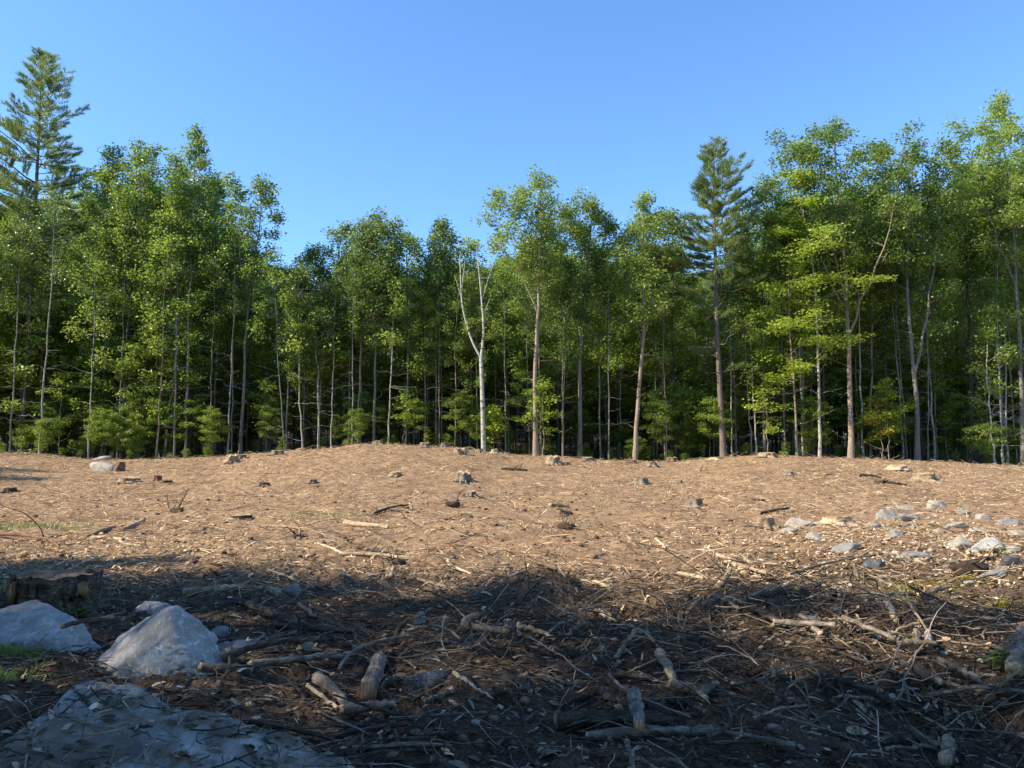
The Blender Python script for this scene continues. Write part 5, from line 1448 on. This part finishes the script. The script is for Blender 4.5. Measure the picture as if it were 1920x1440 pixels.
def twigs(name, x, y, rg, Lr, rr, mat, label, lift=.05, tiltv=.2, sides=3, K=5, ang=None, curl=.07):
    n = len(x); a = (rg.rand(n) * 2 * PI) if ang is None else ang
    L = Lr[0] * (Lr[1] / Lr[0]) ** (rg.rand(n) ** 1.3); r0 = rr[0] * (rr[1] / rr[0]) ** rg.rand(n)
    gx, gy = slope_frame(x, y)
    D = np.stack([np.cos(a), np.sin(a), gx * np.cos(a) + gy * np.sin(a) + rg.normal(0, tiltv, n)], -1)
    Sd = np.stack([-np.sin(a), np.cos(a), np.zeros(n)], -1)
    u = np.linspace(-.5, .5, K)
    bend = rg.normal(0, curl, n); bz = rg.normal(0, curl * .5, n)
    C0 = np.stack([x, y, TOP(x, y) + r0 + lift * rg.rand(n) ** 2 + np.abs(D[:, 2] - gx * np.cos(a) - gy * np.sin(a)) * L * .25], -1)
    C = C0[:, None] + D[:, None] * (u[None, :, None] * L[:, None, None]) + Sd[:, None] * ((bend * L)[:, None] * (1 - 4 * u[None] ** 2))[..., None]
    C[:, :, 2] += (bz * L)[:, None] * (1 - 4 * u[None] ** 2)
    C += rg.normal(0, 1, C.shape) * (L * .02)[:, None, None]
    Rr = r0[:, None] * np.linspace(1, .45, K)[None]
    V, q = tubes(C, Rr, sides)
    return tag(ob(name, mk(name, V, q, MAT[mat], False)), label, None, None, 'stuff')

rg = rng(1001)
x, y = field_points(105000, rg, 9.0, 38.5)
dens = fbm(x * .3, y * .5, 4, 5) * 1.5 + .22 * rg.normal(0, 1, len(x)) > -.12
chips('wood_chips', x[dens], y[dens], rg, (.03, .22), (.006, .024), 'chip', 'pale wood chips strewn over the sunlit field')
x, y = field_points(20000, rg, 3.0, 11.0)
chips('bark_scraps', x, y, rg, (.02, .15), (.006, .035), 'twig_dark', 'dark bark scraps on the shaded soil in front')
x, y = field_points(12000, rg, 8.5, 38, 1)
twigs('dry_twig_litter', x, y, rg, (.12, .9), (.003, .012), 'twig_tan', 'dry twigs covering the sunlit field', K=4)
x, y = field_points(9500, rg, 2.8, 9.6)
twigs('shaded_twig_litter', x, y, rg, (.05, .55), (.0015, .006), 'twig_dark', 'dark twigs and roots tangled on the shaded soil', .035, .18, 3, 5)
# denser brush in the pile at right and the middle
n = 1300
px = np.concatenate([rg.normal(1560, 190, n // 2), rg.normal(1150, 260, n // 2)]); 
bx = np.concatenate([rg.normal(3.2, 1.1, n // 2), rg.normal(.5, 1.5, n // 2)]); by = np.concatenate([rg.normal(6.3, 1.0, n // 2), rg.normal(7.0, .9, n // 2)])
okk = (by > 3.0) & (by < 9.2)
twigs('brush_tangle', bx[okk], by[okk], rg, (.2, .8), (.002, .008), 'twig_dark', 'tangle of thin branches in the foreground brush', .14, .28, 4, 7, None, .07)
# dry leaves and rock-side litter at the right and left
x1 = rg.normal(7.2, 2.2, 7000); y1 = rg.normal(11.5, 2.6, 7000); k1 = (y1 > 6) & (x1 < y1 * .75) & (x1 > 2.5)
x2 = rg.normal(-7.0, 1.6, 2600); y2 = rg.normal(11.5, 1.4, 2600)
x3, y3 = field_points(650, rg, 3.0, 9)
lx = np.concatenate([x1[k1], x2, x3]); ly = np.concatenate([y1[k1], y2, y3])
chips('dry_leaves', lx, ly, rg, (.03, .08), (.015, .04), 'dry_leaf', 'dry fallen leaves on the soil', .03, .3)

def clods():
    rg = rng(88); D, F = ICO[1]; n = 3600
    x, y = field_points(n, rg, 3.0, 24, 2)
    s = (.008 + .035 * rg.rand(n) ** 2.2) * np.clip(y / 9, 1, 1.5)
    J = 1 + rg.uniform(-.3, .3, (n, len(D), 1))
    V = D[None] * J * s[:, None, None] * np.array([1, .85, .65])
    V = V + np.stack([x, y, HF(x, y) + s * .2], -1)[:, None]
    Fc = (F[None] + (np.arange(n) * len(D))[:, None, None]).reshape(-1, 3)
    tag(ob('soil_clods', mk('soil_clods', V.reshape(-1, 3), Fc, MAT['clod'])), 'loose clods of dark soil', None, None, 'stuff')
clods()

# ------------------------------------------------------------------ green plants
def seedling(px, py, hpx, label, mat='leaf_lime', n=9, lsize=.07, lift=0):
    p = P(px, py); h = hpx / FPX * p[1]; rg = rng(int(px + py))
    o = ob('seedling', None, loc=(p[0], p[1], p[2] + lift)); o.empty_display_size = .05
    V, q = tubes(wiggle((0, 0, -.03), (rg.normal(0, .02), 0, h * .85), 6, .04, rg)[None], np.linspace(.005, .003, 6)[None], 5)
    ob('stem', mk('stem', V, q, MAT['wood_tan'], True), o)
    for k in range(n):
        a = k * 2.4 + rg.rand(); z = h * (.35 + .65 * k / n); L = lsize * rg.uniform(.8, 1.3)
        d = np.array([math.cos(a), math.sin(a), .25]); s = np.array([-math.sin(a), math.cos(a), .1]); c = np.array([0, 0, z])
        P0 = c + d * .01; pts_ = [P0, P0 + d * L * .4 + s * L * .32, P0 + d * L * .75 + s * L * .22, P0 + d * L - np.array([0, 0, L * .15]), P0 + d * L * .75 - s * L * .22, P0 + d * L * .4 - s * L * .32]
        mid = P0 + d * L * .5 - np.array([0, 0, L * .06])
        Vl = np.array(pts_ + [mid]); Fl = np.array([(6, i, (i + 1) % 6) for i in range(6)])
        ob('leaf', mk('leaf', Vl, Fl, MAT[mat]), o)
    return tag(o, label, 'plant')
seedling(1692, 1140, 26, 'bright green seedling in the sun behind the sunlit log', n=10, lsize=.075)
seedling(1746, 1150, 12, 'tiny green seedling right of the bright seedling', n=5, lsize=.05)
seedling(1718, 1156, 12, 'tiny green seedling just right of the sunlit log', n=5, lsize=.05)
seedling(1706, 1205, 12, 'tiny green sprout at the shadow edge at right', n=5, lsize=.045)
seedling(1625, 1130, 12, 'pale green low plant left of the bright seedling', n=10, lsize=.07)
seedling(1888, 1260, 34, 'leafy green plant against the mossy trunk piece at the right edge', 'leaf_maple', n=22, lsize=.09)
seedling(1862, 1262, 22, 'smaller green plant left of the one at the right edge', 'leaf_maple', n=12, lsize=.06)
seedling(1880, 1050, 34, 'slender green plant growing from the dark rock heap', 'leaf_lime', n=10, lsize=.06)
seedling(1470, 857, 10, 'yellow green sprout on the crest under the straight grey tree', 'leaf_lime', n=8, lsize=.18)
seedling(148, 1168, 26, 'green leafed plant at the foot of the big stump', 'leaf_maple', n=9, lsize=.08)
seedling(2, 1120, 26, 'green plant left of the big stump at the frame edge', 'leaf_maple', n=12, lsize=.08)
seedling(60, 830, 10, 'small pale sapling shoot at the far left field edge', 'leaf_autumn', n=8, lsize=.16)

def tufts(name, spots, mat, label, blade, seed):
    rg = rng(seed); Vs = []; 
    for (px, py, sx, sy, n) in spots:
        c = P(px, py)
        x = c[0] + rg.normal(0, sx, n); y = c[1] + rg.normal(0, sy, n); z = HF(x, y)
        a = rg.rand(n) * 6.28; L = blade[0] * rg.uniform(.5, 1.3, n); w = blade[1]
        d = np.stack([np.cos(a) * blade[2], np.sin(a) * blade[2], np.ones(n)], -1); s = np.stack([-np.sin(a), np.cos(a), np.zeros(n)], -1)
        b0 = np.stack([x, y, z - .005], -1)
        Vs.append(np.stack([b0 - s * w, b0 + s * w, b0 + d * L[:, None] + s * w * .2], 1))
    V = np.concatenate(Vs).reshape(-1, 3)
    tag(ob(name, mk(name, V, np.arange(len(V)).reshape(-1, 3), MAT[mat])), label, None, None, 'stuff')
tufts('grass_tufts', [(30, 1235, .12, .10, 500), (12, 1275, .10, .08, 250), (20, 990, .9, .25, 900), (110, 990, .6, .2, 400), (600, 972, .5, .25, 260), (640, 965, .6, .2, 200), (1115, 940, .5, .2, 120)], 'grass', 'thin green grass and weeds on the soil', (.07, .006, .6), 7)
tufts('yellow_moss', [(1755, 1098, .30, .16, 5200), (1725, 1108, .2, .12, 2200), (1795, 1090, .2, .10, 1600), (1870, 1140, .16, .08, 1200), (1700, 985, .5, .2, 500), (1760, 985, .4, .2, 400)], 'moss', 'yellow green moss on the soil at right', (.018, .009, 1.2), 8)
